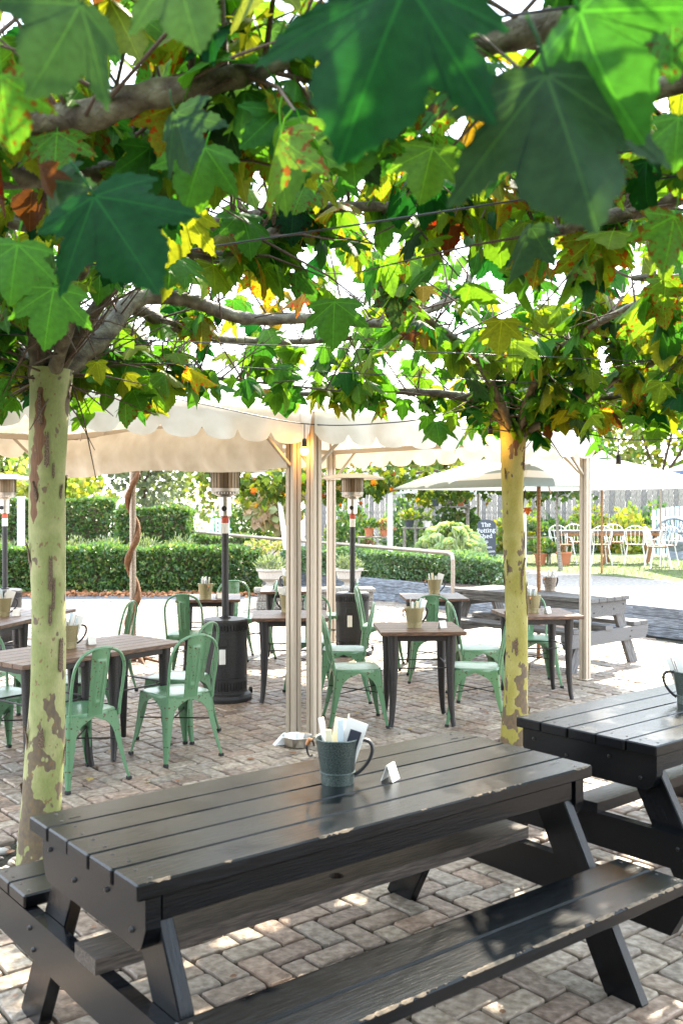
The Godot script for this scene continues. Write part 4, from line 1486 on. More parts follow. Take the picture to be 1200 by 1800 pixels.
func _ready() -> void:
	rng.seed = 20240
	# ------------------------------------------------------------ camera, sky, sun, exposure
	var cam := Camera3D.new()
	cam.name = "camera"
	var lens := CameraAttributesPhysical.new()
	lens.frustum_focal_length = 22.93
	lens.frustum_focus_distance = 7.0
	lens.frustum_near = 0.05
	lens.frustum_far = 600.0
	lens.exposure_aperture = 3.2
	cam.attributes = lens
	cam.position = EYE
	cam.rotation.x = -atan((900.0 - HORIZON) / FPX)
	cam.fov = rad_to_deg(2.0 * atan(900.0 / FPX))
	cam.near = 0.05
	cam.far = 600.0
	add_child(cam)
	cam.current = true
	var env := Environment.new()
	env.background_mode = Environment.BG_SKY
	var sky := Sky.new()
	var sm := ProceduralSkyMaterial.new()
	sm.sky_top_color = Color(0.68, 0.74, 0.81)
	sm.sky_horizon_color = Color(0.95, 0.945, 0.93)
	sm.sky_curve = 0.16
	sm.ground_horizon_color = Color(0.6, 0.58, 0.54)
	sm.ground_bottom_color = Color(0.35, 0.32, 0.28)
	sky.sky_material = sm
	env.sky = sky
	env.background_energy_multiplier = 1.7
	env.tonemap_mode = Environment.TONE_MAPPER_LINEAR
	env.tonemap_exposure = 5.3
	env.sdfgi_enabled = true
	env.ssao_enabled = true
	env.ssil_enabled = true
	var we := WorldEnvironment.new()
	we.name = "environment"
	we.environment = env
	add_child(we)
	var sun := DirectionalLight3D.new()
	sun.name = "sun"
	sun.light_energy = 1.3
	sun.light_color = Color(1.0, 0.95, 0.86)
	sun.light_angular_distance = 0.53
	sun.shadow_enabled = true
	add_child(sun)
	sun.look_at_from_position(Vector3(0.4, 0.86, -0.86) * 50.0, Vector3.ZERO)

	make_materials()
	make_leaves()
	leaf_small = small_leaf_mesh(1.0)
	leaf_slim = small_leaf_mesh(0.25)
	leaf_round = small_leaf_mesh(1.7)
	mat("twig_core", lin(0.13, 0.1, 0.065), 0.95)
	textured(mat("twig_bark", lin(0.14, 0.09, 0.058), 0.85), noise_tex(0.05, Color(0.5, 0.5, 0.5), Color.WHITE, 4, 91), Vector3(6, 6, 6))
	textured(mat("limb_bark", lin(0.15, 0.145, 0.085), 0.7), noise_tex(0.012, Color(0.5, 0.42, 0.38), Color(1, 1, 1), 4, 92, 512), Vector3(2.2, 2.2, 2.2), false, noise_tex(0.06, Color.BLACK, Color.WHITE, 4, 93), 0.25)
	textured(mat("bark_plate", lin(0.24, 0.17, 0.11), 0.85), noise_tex(0.05, Color(0.45, 0.42, 0.4), Color.WHITE, 4, 94), Vector3(9, 3, 9))
	print("materials ", Time.get_ticks_msec())

	# ------------------------------------------------------------ the ground
	ground_piece("ground", sheet([[-150, 60], [150, 60], [150, -300], [-150, -300]], 0.0), mats.joint_soil, Vector3(0, -0.02, 0))
	lay_bricks()
	ground_piece("garden_path", sheet([[-40, -17.62], [1.0, -17.62], [-1.2, -20.3], [-40, -20.3]], -0.006), mats.path_grey)
	var lip := [[-60, -20.3], [-1.2, -20.3], [1.0, -17.45], [2.36, -15.05], [3.95, -13.15], [4.35, -12.55], [9, -7.5], [60, -7.5], [60, -150], [-60, -150]]
	var b := MB.new()
	var lp := PackedVector2Array()
	for p in lip: lp.append(Vector2(p[0], p[1]))
	b.prism(lp, 0.6, Transform3D(Basis(Vector3.RIGHT, Vector3.BACK, Vector3.DOWN), Vector3(0, 0.08, 0)))
	ground_piece("terrace", b.mesh(), mats.terrace_paving)
	ground_piece("lawn", sheet([[3.7, -20.4], [5.98, -17.1], [12.5, -8.3], [45, -8.3], [45, -60], [2.6, -60], [3.0, -24]], 0.386), mats.grass)
	ground_piece("flower_bed", sheet([[-40, -20.5], [-1.3, -20.5], [0.95, -17.65], [2.1, -15.6], [2.75, -16.6], [2.4, -19.0], [1.0, -21], [-3, -26], [-40, -26]], 0.385), mats.soil)
	# grass blades along the lawn front
	var lawn := thing("lawn_grass", "short pale green grass growing on the raised lawn", "grass")
	lawn.set_meta("kind", "stuff")
	var xs := []
	var cs := []
	for k in 9000:
		var p := Vector3(rng.randf_range(3.2, 11.0), 0.386, rng.randf_range(-25, -12))
		if p.z > -20.3 + (p.x - 3.7) * 1.447: continue
		xs.append(Transform3D(Basis(Vector3.UP, rng.randf() * TAU) * Basis(Vector3.RIGHT, rng.randfn(0, 0.4)).scaled(Vector3.ONE * rng.randf_range(0.03, 0.07)), p))
		var w := rng.randf_range(0.8, 1.3)
		cs.append(Color(0.17 * w, 0.23 * w, 0.08 * w))
	many(lawn, "blades", leaf_slim, mats.small_leaf, xs, cs)
	# retaining wall of sleepers along the terrace
	var wall := thing("retaining_wall", "low wall of blue grey timber sleepers holding up the terrace", "wall")
	for k in range(1, 6):
		var p := Vector3(lip[k][0], 0, lip[k][1])
		var q := Vector3(lip[k + 1][0], 0, lip[k + 1][1])
		var face := (q - p).normalized().cross(Vector3.UP)
		for c in 3:
			beam(wall, "sleeper", p + Vector3(0, 0.062 + c * 0.131, 0) + face * 0.03, q + Vector3(0, 0.062 + c * 0.131, 0) + face * 0.03 + (q - p).normalized() * 0.02, 0.07, 0.127, mats["sleeper_%d" % ((k + c) % 4)], Vector3.UP, 0.006)
	# pebbles round the foot of the tree on the left
	var pit := structure("tree_pit")
	b = MB.new()
	var stone := MB.new()
	stone.lathe([Vector2(0, -0.6), Vector2(0.6, -0.45), Vector2(1.0, -0.05), Vector2(0.85, 0.35), Vector2(0.4, 0.6), Vector2(0, 0.65)], 9, true)
	var stone_mesh := stone.mesh()
	var stone_mats := [mats.pebble, variant(mats.pebble, lin(0.3, 0.2, 0.14), Vector3.ONE), variant(mats.pebble, lin(0.5, 0.47, 0.42), Vector3.ONE * 0.3), variant(mats.pebble, lin(0.22, 0.2, 0.19), Vector3.ONE * 0.6)]
	for k in 130:
		var a := rng.randf() * TAU
		var r := 0.34 * sqrt(rng.randf())
		var p := Vector3(-1.62 + cos(a) * r, rng.randf_range(-0.005, 0.014), -4.62 + sin(a) * r)
		part(pit, "pebble", stone_mesh, pick(stone_mats), Transform3D(Basis(Vector3(rng.randfn(), rng.randfn(), rng.randfn()).normalized(), rng.randf() * 3).scaled(Vector3(1.3, 0.8, 1.0) * rng.randf_range(0.016, 0.032)), p))
	print("ground ", Time.get_ticks_msec())

	# ------------------------------------------------------------ marquees
	marquee("white pyramid marquee with gathered cream side wall above the left tables", [Vector3(-0.36, 0, -7.35), Vector3(-2.85, 0, -9.7), Vector3(-5.2, 0, -7.25), Vector3(-2.75, 0, -4.9)], 0)
	marquee("white pyramid marquee with scalloped cream valance over the middle tables", [Vector3(-0.205, 0, -7.3), Vector3(2.4, 0, -9.65), Vector3(-0.13, 0, -12.3), Vector3(-2.86, 0, -9.95)], -1)

	# ------------------------------------------------------------ trees
	mats.bark_left = mat("bark_left", Color.WHITE, 0.75)
	mats.bark_left.albedo_texture = bark_image(11, 0.0)
	mats.bark_right = mat("bark_right", Color.WHITE, 0.75)
	mats.bark_right.albedo_texture = bark_image(23, 0.6)
	for m in [mats.bark_left, mats.bark_right]:
		m.heightmap_enabled = true
		m.heightmap_texture = m.albedo_texture
		m.heightmap_scale = 0.5
		m.uv1_scale = Vector3(1, -1, 1)
	var A := func(px, py, d): return at_depth(px, py, d)
	var fl := Vector3(-1.36, 2.3, -4.6)
	plane_tree("plane tree with mottled green and brown trunk behind the dark picnic table", Vector3(-1.44, 0, -4.64), Vector3(-1.36, 2.36, -4.6), 0.084, mats.bark_left, [
		{"p": [fl, A.call(185, 590, 4.75), A.call(240, 527, 4.9), A.call(330, 528, 5.1), A.call(430, 560, 5.3), A.call(560, 560, 5.6), A.call(690, 567, 5.9), A.call(800, 520, 6.1), A.call(835, 470, 6.2)], "r0": 0.05, "r1": 0.018, "d": 0.4},
		{"p": [fl, A.call(215, 545, 5.1), A.call(300, 572, 5.4), A.call(400, 597, 5.9), A.call(540, 600, 6.4), A.call(660, 590, 6.9)], "r0": 0.045, "r1": 0.016, "d": 0.4},
		{"p": [fl + Vector3(-0.05, 0, 0), A.call(62, 540, 4.4), A.call(0, 440, 4.0), Vector3(-2.2, 2.8, -3.2), Vector3(-3.2, 2.75, -2.6)], "r0": 0.055, "r1": 0.018},
		{"p": [fl, Vector3(-1.9, 2.65, -5.0), Vector3(-2.8, 2.7, -5.6), Vector3(-3.8, 2.7, -6.2)], "r0": 0.04, "r1": 0.015},
		{"p": [fl, Vector3(-1.05, 2.7, -4.0), Vector3(-0.85, 2.75, -3.3), Vector3(-0.95, 2.7, -2.6)], "r0": 0.035, "r1": 0.014},
		{"p": [fl, Vector3(-0.9, 2.8, -4.3), Vector3(-0.3, 2.88, -3.9), Vector3(0.4, 2.85, -3.7), Vector3(1.1, 2.8, -3.5)], "r0": 0.035, "r1": 0.012},
		{"p": [fl, Vector3(-1.3, 2.62, -5.3), Vector3(-1.2, 2.66, -6.1), Vector3(-1.1, 2.62, -6.9)], "r0": 0.03, "r1": 0.012, "d": 0.6},
		{"p": [fl, A.call(160, 640, 5.0), A.call(300, 655, 5.5), A.call(450, 672, 6.1), A.call(620, 690, 6.6)], "r0": 0.014, "r1": 0.006, "d": 1.25, "reach": 0.4},
		{"p": [fl, A.call(60, 650, 5.2), A.call(-60, 640, 5.4)], "r0": 0.012, "r1": 0.006, "d": 0.8, "reach": 0.35}], 7.2, [], 1.0)
	var fr := Vector3(1.24, 2.2, -7.0)
	plane_tree("plane tree with yellow mottled trunk between the second picnic table and chairs", Vector3(1.24, 0, -7.0), Vector3(1.23, 2.32, -7.0), 0.08, mats.bark_right, [
		{"p": [fr, Vector3(1.0, 2.45, -6.95), Vector3(0.5, 2.52, -6.9), Vector3(0.0, 2.5, -6.85), Vector3(-0.6, 2.5, -6.9)], "r0": 0.04, "r1": 0.014, "d": 0.75},
		{"p": [fr, Vector3(1.6, 2.45, -7.0), Vector3(2.2, 2.5, -6.9), Vector3(2.9, 2.5, -6.8), Vector3(3.7, 2.5, -6.6)], "r0": 0.04, "r1": 0.014, "d": 1.35},
		{"p": [fr, Vector3(1.3, 2.6, -6.4), Vector3(1.4, 2.72, -5.7), Vector3(1.5, 2.75, -5.0)], "r0": 0.035, "r1": 0.014},
		{"p": [fr, Vector3(0.9, 2.65, -6.4), Vector3(0.5, 2.78, -5.6), Vector3(0.2, 2.85, -4.8)], "r0": 0.035, "r1": 0.014},
		{"p": [fr, Vector3(1.9, 2.6, -6.3), Vector3(2.4, 2.68, -5.5), Vector3(2.8, 2.7, -4.8)], "r0": 0.035, "r1": 0.014, "d": 1.3},
		{"p": [fr, Vector3(1.5, 2.7, -6.5), Vector3(1.9, 2.85, -6.0), Vector3(2.2, 2.9, -5.4), Vector3(2.3, 2.9, -4.8)], "r0": 0.03, "r1": 0.012, "d": 1.0},
		{"p": [fr, Vector3(1.5, 2.5, -7.4), Vector3(2.1, 2.5, -7.7), Vector3(3.0, 2.5, -7.9)], "r0": 0.03, "r1": 0.012}], 8.4, [], 1.0)
	var fn := Vector3(1.15, 2.4, -1.6)
	plane_tree("plane tree whose leaves and boughs hang close over the second picnic table", Vector3(1.2, 0, -1.55), Vector3(1.15, 2.45, -1.6), 0.085, mats.bark_right, [
		{"p": [fn, A.call(1150, 20, 1.9), A.call(980, 45, 2.0), A.call(820, 80, 2.1), A.call(700, 60, 2.3)], "r0": 0.05, "r1": 0.02, "d": 0.8},
		{"p": [fn, Vector3(1.2, 2.66, -2.2), A.call(1190, 345, 3.0), A.call(1060, 385, 3.1), A.call(930, 420, 3.4)], "r0": 0.045, "r1": 0.014},
		{"p": [fn, Vector3(1.5, 2.65, -2.2), Vector3(2.2, 2.68, -3.0), Vector3(2.8, 2.65, -3.8)], "r0": 0.045, "r1": 0.014},
		{"p": [fn, Vector3(0.95, 2.78, -2.4), Vector3(0.6, 2.85, -3.0), Vector3(0.4, 2.85, -3.6)], "r0": 0.04, "r1": 0.012}], 6.6, [
		hero(765, -140, 590, 258, 1.16, 1.1, 0.35, 0, 3), hero(925, 30, 1048, 398, 1.2, 1.12, -0.45, 2, 8), hero(990, -70, 1085, 255, 1.22, 1.16, 0.75, 1, 1),
		hero(1195, -60, 1165, 140, 1.4, 1.4, 0.5, 1, 1), hero(1195, 170, 1180, 300, 1.7, 1.7, 0.2, 0, 0), hero(770, 225, 735, 350, 2.2, 2.15, 0.2, 1, 2), hero(885, 540, 872, 622, 3.6, 3.55, 0.3, 0, 4), hero(1190, 340, 1165, 480, 2.0, 2.0, -0.6, 2, 0), hero(620, 235, 655, 330, 2.4, 2.4, 0.4, 3, 8), hero(950, 360, 890, 500, 2.3, 2.3, 1.0, 2, 8)], 1.0)
	var f0 := Vector3(-2.6, 2.4, -1.6)
	plane_tree("plane tree whose boughs reach in above the mottled green trunk", Vector3(-2.65, 0, -1.55), Vector3(-2.6, 2.45, -1.6), 0.085, mats.bark_left, [
		{"p": [f0, Vector3(-1.6, 2.62, -2.0), A.call(45, 210, 2.3), A.call(250, 172, 2.3), A.call(420, 135, 2.3), A.call(500, 110, 2.35)], "r0": 0.05, "r1": 0.022, "d": 0.8},
		{"p": [f0, Vector3(-1.4, 2.55, -2.3), A.call(150, 310, 2.7), A.call(330, 262, 2.7), A.call(430, 195, 2.6), A.call(560, 172, 2.6)], "r0": 0.045, "r1": 0.028, "d": 0.8},
		{"p": [f0, Vector3(-2.2, 2.7, -2.4), Vector3(-1.7, 2.78, -3.2), A.call(330, 450, 3.7), A.call(455, 420, 3.7), A.call(500, 390, 3.8)], "r0": 0.04, "r1": 0.014}], 6.6, [
		hero(125, 285, 275, 498, 1.7, 1.62, -0.2, 0, 3), hero(105, 465, 75, 610, 2.4, 2.35, 0.3, 0, 0), hero(175, -50, 65, 165, 1.22, 1.16, -0.3, 0, 8), hero(300, -110, 340, 75, 1.25, 1.2, 0.2, 1, 8), hero(300, 160, 335, 305, 1.9, 1.85, 0.7, 2, 8), hero(375, 220, 325, 360, 2.0, 1.95, 0.2, 1, 0), hero(0, 80, 15, 265, 1.4, 1.4, 0.4, 1, 0), hero(40, 390, 15, 530, 1.9, 1.85, 0.3, 0, 0), hero(85, 280, 120, 415, 1.8, 1.75, 0.9, 2, 8), hero(590, 500, 583, 608, 3.2, 3.1, 0.2, 0, 0), hero(460, 225, 483, 325, 2.6, 2.55, 0.3, 1, 2), hero(70, 270, 80, 350, 1.75, 1.75, 1.0, 4, 6)], 1.0)
	var f2 := Vector3(3.7, 2.4, -4.2)
	plane_tree("plane tree whose dense leaves hang beyond the second picnic table", Vector3(3.75, 0, -4.2), Vector3(3.7, 2.45, -4.2), 0.085, mats.bark_right, [
		{"p": [f2, Vector3(2.8, 2.68, -4.3), Vector3(2.0, 2.74, -4.4), Vector3(1.3, 2.74, -4.4)], "r0": 0.045, "r1": 0.014},
		{"p": [f2, Vector3(3.2, 2.6, -5.2), Vector3(2.8, 2.58, -6.0)], "r0": 0.04, "r1": 0.014},
		{"p": [f2, Vector3(3.0, 2.7, -3.4), Vector3(2.2, 2.75, -2.9)], "r0": 0.04, "r1": 0.014}], 11.0, [], 1.0)
	var fb := Vector3(-1.1, 2.45, 1.4)  # unseen tree, added to screen the near leaves from open sky behind
	plane_tree("unseen plane tree added behind the camera to shade the foreground", Vector3(-1.1, 0, 1.4), Vector3(-1.1, 2.5, 1.4), 0.085, mats.bark_left, [
		{"p": [fb, Vector3(-0.3, 2.75, 1.0), Vector3(0.5, 2.8, 0.5), Vector3(1.3, 2.8, 0.2), Vector3(2.2, 2.75, -0.2)], "r0": 0.045, "r1": 0.014},
		{"p": [fb, Vector3(-1.7, 2.75, 0.8), Vector3(-2.4, 2.8, 0.2), Vector3(-3.2, 2.8, -0.4)], "r0": 0.045, "r1": 0.014},
		{"p": [fb, Vector3(-0.6, 2.75, 2.0), Vector3(0.2, 2.8, 2.5), Vector3(1.2, 2.8, 2.8)], "r0": 0.045, "r1": 0.014},
		{"p": [fb, Vector3(-1.8, 2.75, 2.0), Vector3(-2.6, 2.8, 2.6)], "r0": 0.045, "r1": 0.014}], 11.0, [], 1.0)
	shade_building()
	# training wires
	var wl := [[[-60, 585, 4.2], [1260, 640, 6.0]], [[-60, 620, 4.6], [1260, 690, 7.0]], [[640, 65, 1.9], [1260, -20, 1.8]], [[-60, 500, 3.6], [1260, 300, 2.6]], [[880, 300, 2.6], [1260, 245, 2.5]]]
	var said := ["wire running past the fork of the mottled green trunk", "wire running just above the yellow trunk", "wire lashed along the bough with the large hanging leaves", "wire crossing from the mottled trunk to the right boughs", "short wire among boughs over the second picnic table"]
	for k in wl.size():
		var w := thing("training_wire", "thin grey " + said[k], "wire", Vector3.ZERO, 0, "training wires")
		rod(w, "strand", [A.call(wl[k][0][0], wl[k][0][1], wl[k][0][2]), A.call(wl[k][1][0], wl[k][1][1], wl[k][1][2])], 0.003, mats.wire, 6)
	festoon()
	print("trees ", Time.get_ticks_msec())
	place_furniture()
	place_garden()
	print("done ", Time.get_ticks_msec())

func shade_building() -> void:
	# unseen building added behind the camera to darken the near table sides
	var t := thing("shade_building", "unseen brown boarded building with a deep verandah, added behind the camera for its shade", "building", Vector3(0, 0, 5.2))
	for k in 16:
		beam(t, "wall_board", Vector3(-9, 0.1 + k * 0.2, 0), Vector3(9, 0.1 + k * 0.2, 0), 0.12, 0.196, mats.worn_timber, Vector3.UP, 0.004)
	beam(t, "verandah_roof", Vector3(-9.4, 3.05, -0.9), Vector3(9.4, 3.05, -0.9), 2.2, 0.08, mats.worn_timber, Vector3(0, 1, -0.12).normalized())
	for x in [-7.5, -2.5, 2.5, 7.5]:
		beam(t, "verandah_post", Vector3(x, -0.02, -1.85), Vector3(x, 2.88, -1.85), 0.11, 0.11, mats.worn_timber, Vector3.BACK)
	for x in [-5.0, 0.0, 5.0]:
		var w := part(t, "window", cbox(Vector3(1.5, 1.3, 0.06), 0.01), mats.white_paint, Transform3D(Basis(), Vector3(x, 1.5, -0.08)))
		part(w, "pane", cbox(Vector3(1.3, 1.1, 0.02), 0.004), mats.slate, Transform3D(Basis(), Vector3(0, 0, -0.03)))

func place_furniture() -> void:
	picnic_table("dark painted picnic table carrying the dark zinc bucket with a long black strap", Vector3(-0.018, 0, -3.345), 0.672, "dark_paint", true)
	picnic_table("dark painted picnic table standing by the foot of the yellow trunk", Vector3(1.74, 0, -4.8), 0.7, "dark_paint", false)
	picnic_table("weathered grey picnic table with a striped parasol through it", Vector3(2.21, 0, -10.98), -0.835, "grey_timber", false)
	chair0 = make_chair()
	chair0.set_meta("label", "")
	place_chair("green metal chair standing closest to the mottled green trunk, its back to the picnic table", -1.65, -6.12, -0.78, -0.62)
	place_chair("green metal chair between the mottled trunk chair and the front patio heater", -1.14, -6.72, -0.62, -0.78)
	place_chair("green metal chair at the end of the joined tables, beside the front patio heater", -1.22, -7.3, -0.95, -0.3)
	place_chair("green metal chair on the open side of the far left table, by the twined post", -2.15, -8.85, -1.0, -0.1)
	place_chair("green metal chair mostly hidden behind the mottled trunk between two tables", -2.5, -7.7, -0.95, -0.3)
	place_chair("green metal chair pushed under the joined tables left of the trunk", -2.3, -6.62, 0.78, 0.62)
	place_chair("green metal chair pushed under the joined tables beside the bucket right of the trunk", -1.95, -7.17, 0.78, 0.62)
	place_chair("green metal chair with its back to us at the table behind the front heater", -1.52, -9.75, 0.05, -1.0)
	place_chair("green metal chair facing us across the table behind the front heater", -1.24, -10.95, 0.0, 1.0)
	place_chair("green metal chair on the right side of the table behind the front heater", -1.0, -11.1, -1.0, 0.2)
	place_chair("green metal chair facing the dark legged table, just right of the pair of posts", 0.11, -7.72, 1.0, -0.12)
	place_chair("green metal chair facing the table that the pair of posts stands before", 0.02, -8.68, -1.0, 0.0)
	place_chair("green metal chair behind the table that the pair of posts stands before", -0.3, -9.2, 0.0, 1.0)
	place_chair("green metal chair with its back to us, straight behind the dark legged table", 0.88, -9.65, 0.0, -1.0)
	place_chair("green metal chair side on beside the rear patio heater", 0.42, -10.4, 1.0, 0.1)
	place_chair("green metal chair with a sunlit seat left of the yellow trunk", 1.06, -7.76, -1.0, -0.15)
	place_chair("green metal chair behind the sunlit one, facing the yellow trunk's table", 1.22, -8.75, 1.0, -0.1)
	place_chair("green metal chair at the far side of the table behind the yellow trunk", 1.84, -9.4, 0.05, 1.0)
	place_chair("green metal chair half hidden behind the rear patio heater", -0.08, -11.4, -1.0, 0.0)
	table0 = make_cafe_table()
	table0.set_meta("label", "")
	var g := 0.908
	place_table("slatted cafe table joined to another, nearer half, crossed by the mottled trunk", -1.98, -6.37, g)
	place_table("slatted cafe table joined to another, farther half, with a green bucket", -1.57, -6.9, g)
	place_table("slatted cafe table in full sun, nearer half of the far left pair", -3.0, -8.25, 1.38)
	place_table("slatted cafe table in full sun, farther half of the far left pair", -2.87, -8.91, 1.38)
	place_table("slatted cafe table just behind the front patio heater", -1.4, -10.35, 0.1)
	place_table("slatted cafe table behind the pair of cream posts, the nearer one", -0.46, -8.72, 0.06)
	place_table("slatted cafe table behind the pair of cream posts, by the stone wall", -0.6, -11.3, 0.05)
	place_table("slatted cafe table with dark legs between the posts and the yellow trunk", 0.61, -7.8, 0.06)
	place_table("slatted cafe table by the handrail end, behind a chair's green back", 0.98, -10.45, 0.05)
	place_table("slatted cafe table partly hidden by the yellow trunk", 1.76, -8.85, 0.12)
	patio_heater("tall black patio heater beside the joined tables, the front one", Vector3(-1.03, 0, -8.68), 0.3)
	patio_heater("tall black patio heater with a white label, behind the cream posts", Vector3(0.126, 0, -11.3), 0.15)
	patio_heater("tall black patio heater beyond the sunlit far left tables", Vector3(-4.02, 0, -11.7), 0.0)
	bucket("dark zinc bucket with a long black strap on the front picnic table", on_level(593, 1376, 0.75), -0.15, "zinc", 0)
	bucket("zinc bucket on the picnic table by the yellow trunk", on_level(1212, 1237, 0.75), 2.9, "zinc", 1)
	bucket("green tin bucket on the joined tables beside the mottled trunk", on_level(119, 1139, 0.75), 0.2, "brass_tin", 3)
	bucket("brass coloured bucket on the sunlit far left table", on_level(5, 1083, 0.75), 0.3, "brass_tin", 2)
	bucket("brass coloured bucket on the table behind the front heater", on_level(361, 1053, 0.75), 2.0, "brass_tin", 4)
	bucket("brass coloured bucket on the table by the stone wall", on_level(508, 1037, 0.75), 2.6, "brass_tin", 5)
	bucket("brass coloured bucket half hidden behind the pair of posts", on_level(506, 1076, 0.75), 2.8, "brass_tin", 6)
	bucket("brass coloured bucket on the dark legged table left of the yellow trunk", on_level(728, 1103, 0.75), 0.5, "brass_tin", 1)
	bucket("brass coloured bucket on the table by the handrail end", on_level(763, 1044, 0.75), 0.2, "brass_tin", 2)
	bucket("brass coloured bucket on the table just right of the yellow trunk", on_level(935, 1077, 0.75), 1.2, "brass_tin", 4)
	bucket("pale bucket on the weathered grey picnic table", on_level(966, 1039, 0.75), 0.6, "galvanised", 3)
	tent_card("folded white card beside the dark zinc bucket", on_level(686, 1372, 0.75), 1.1)
	tent_card("folded white card on the dark legged table", on_level(777, 1104, 0.75), 0.5)
	tent_card("folded white card on the table right of the yellow trunk", on_level(962, 1078, 0.75), 0.7)
	tent_card("folded white card on the joined tables", on_level(160, 1133, 0.75), 0.8)
	tent_card("folded white card on the sunlit far left table", on_level(29, 1083, 0.75), 0.1)
	tent_card("folded white card on the table behind the front heater", on_level(385, 1052, 0.75), 0.6)
	# water bowl and a white plate at the post foot
	var t := thing("water_bowl", "steel water bowl on the bricks before the pair of posts", "bowl", Vector3(-0.315, 0.002, -6.98))
	var b := MB.new()
	b.lathe([Vector2(0, 0.0), Vector2(0.085, 0.0), Vector2(0.09, 0.006), Vector2(0.106, 0.066), Vector2(0.112, 0.07), Vector2(0.109, 0.073), Vector2(0.1, 0.066), Vector2(0.083, 0.012), Vector2(0, 0.008)], 40)
	part(t, "dish", b.mesh(), mats.steel)
	t = thing("white_wedge", "small white wedge against the post foot beside the water bowl", "wedge", Vector3(-0.44, 0.001, -7.02), 0.4)
	b = MB.new()
	b.prism(PackedVector2Array([Vector2(-0.05, 0), Vector2(0.06, 0), Vector2(0.045, 0.075), Vector2(0.03, 0.075)]), 0.05)
	part(t, "plate", b.mesh(), mats.white_paint)
	# twined post
	t = thing("steel_post", "grey steel post standing on the paving, a vine stem wound round it", "post", Vector3(-2.3, 0, -10.8))
	rod(t, "tube", [Vector3(0, -0.02, 0), Vector3(0, 2.12, 0)], 0.036, mats.galvanised, 16)
	t = thing("vine_stem", "orange brown vine stem twined round the grey steel post", "vine", Vector3(-2.3, 0, -10.8))
	var pts := []
	var rads := []
	for k in 70:
		var q := k / 69.0
		var a := -q * TAU * 3.1 + 0.5
		pts.append(Vector3(cos(a), 0, sin(a)) * (0.058 + (0.05 * (1 - q / 0.12) if q < 0.12 else 0.0)) + Vector3(0, q * 2.13 - 0.02, 0))
		rads.append(0.04 - 0.012 * q + 0.004 * sin(k * 0.9))
	b = MB.new()
	b.tube(pts, rads, 10)
	part(t, "stem", b.mesh(), mats.stem_wood)
	b = MB.new()
	for a in [0.3, 1.2, 2.4, 5.2]:
		b.tube([Vector3(0.08, 0.05, 0.02), Vector3(0.08 + cos(a) * 0.12, 0.02, sin(a) * 0.12), Vector3(0.08 + cos(a) * 0.26, 0.0, sin(a) * 0.26)], [0.025, 0.015, 0.006], 7)
	part(t, "surface_roots", b.mesh(), mats.stem_wood)
	# handrail
	t = thing("handrail", "long pipe handrail running behind the tables past the low hedge", "handrail")
	var e0 := Vector3(1.78, 0.95, -15.65)
	var e1 := Vector3(-5.8, 1.0, -30.0)
	b = MB.new()
	b.tube([e1, e0 + (e1 - e0).normalized() * 0.12, e0 + (e1 - e0).normalized() * 0.03 - Vector3(0, 0.03, 0), e0 - Vector3(0, 0.12, 0)], [0.034], 12)
	part(t, "rail", b.mesh(), mats.galvanised)
	rod(t, "rail_post", [e0 - Vector3(0, 0.1, 0), Vector3(e0.x, -0.02, e0.z)], 0.034, mats.galvanised, 12)
	rod(t, "rail_post", [e1 + Vector3(0.4, 0, 0.7), Vector3(e1.x + 0.4, 0.3, e1.z + 0.7)], 0.034, mats.galvanised, 12)

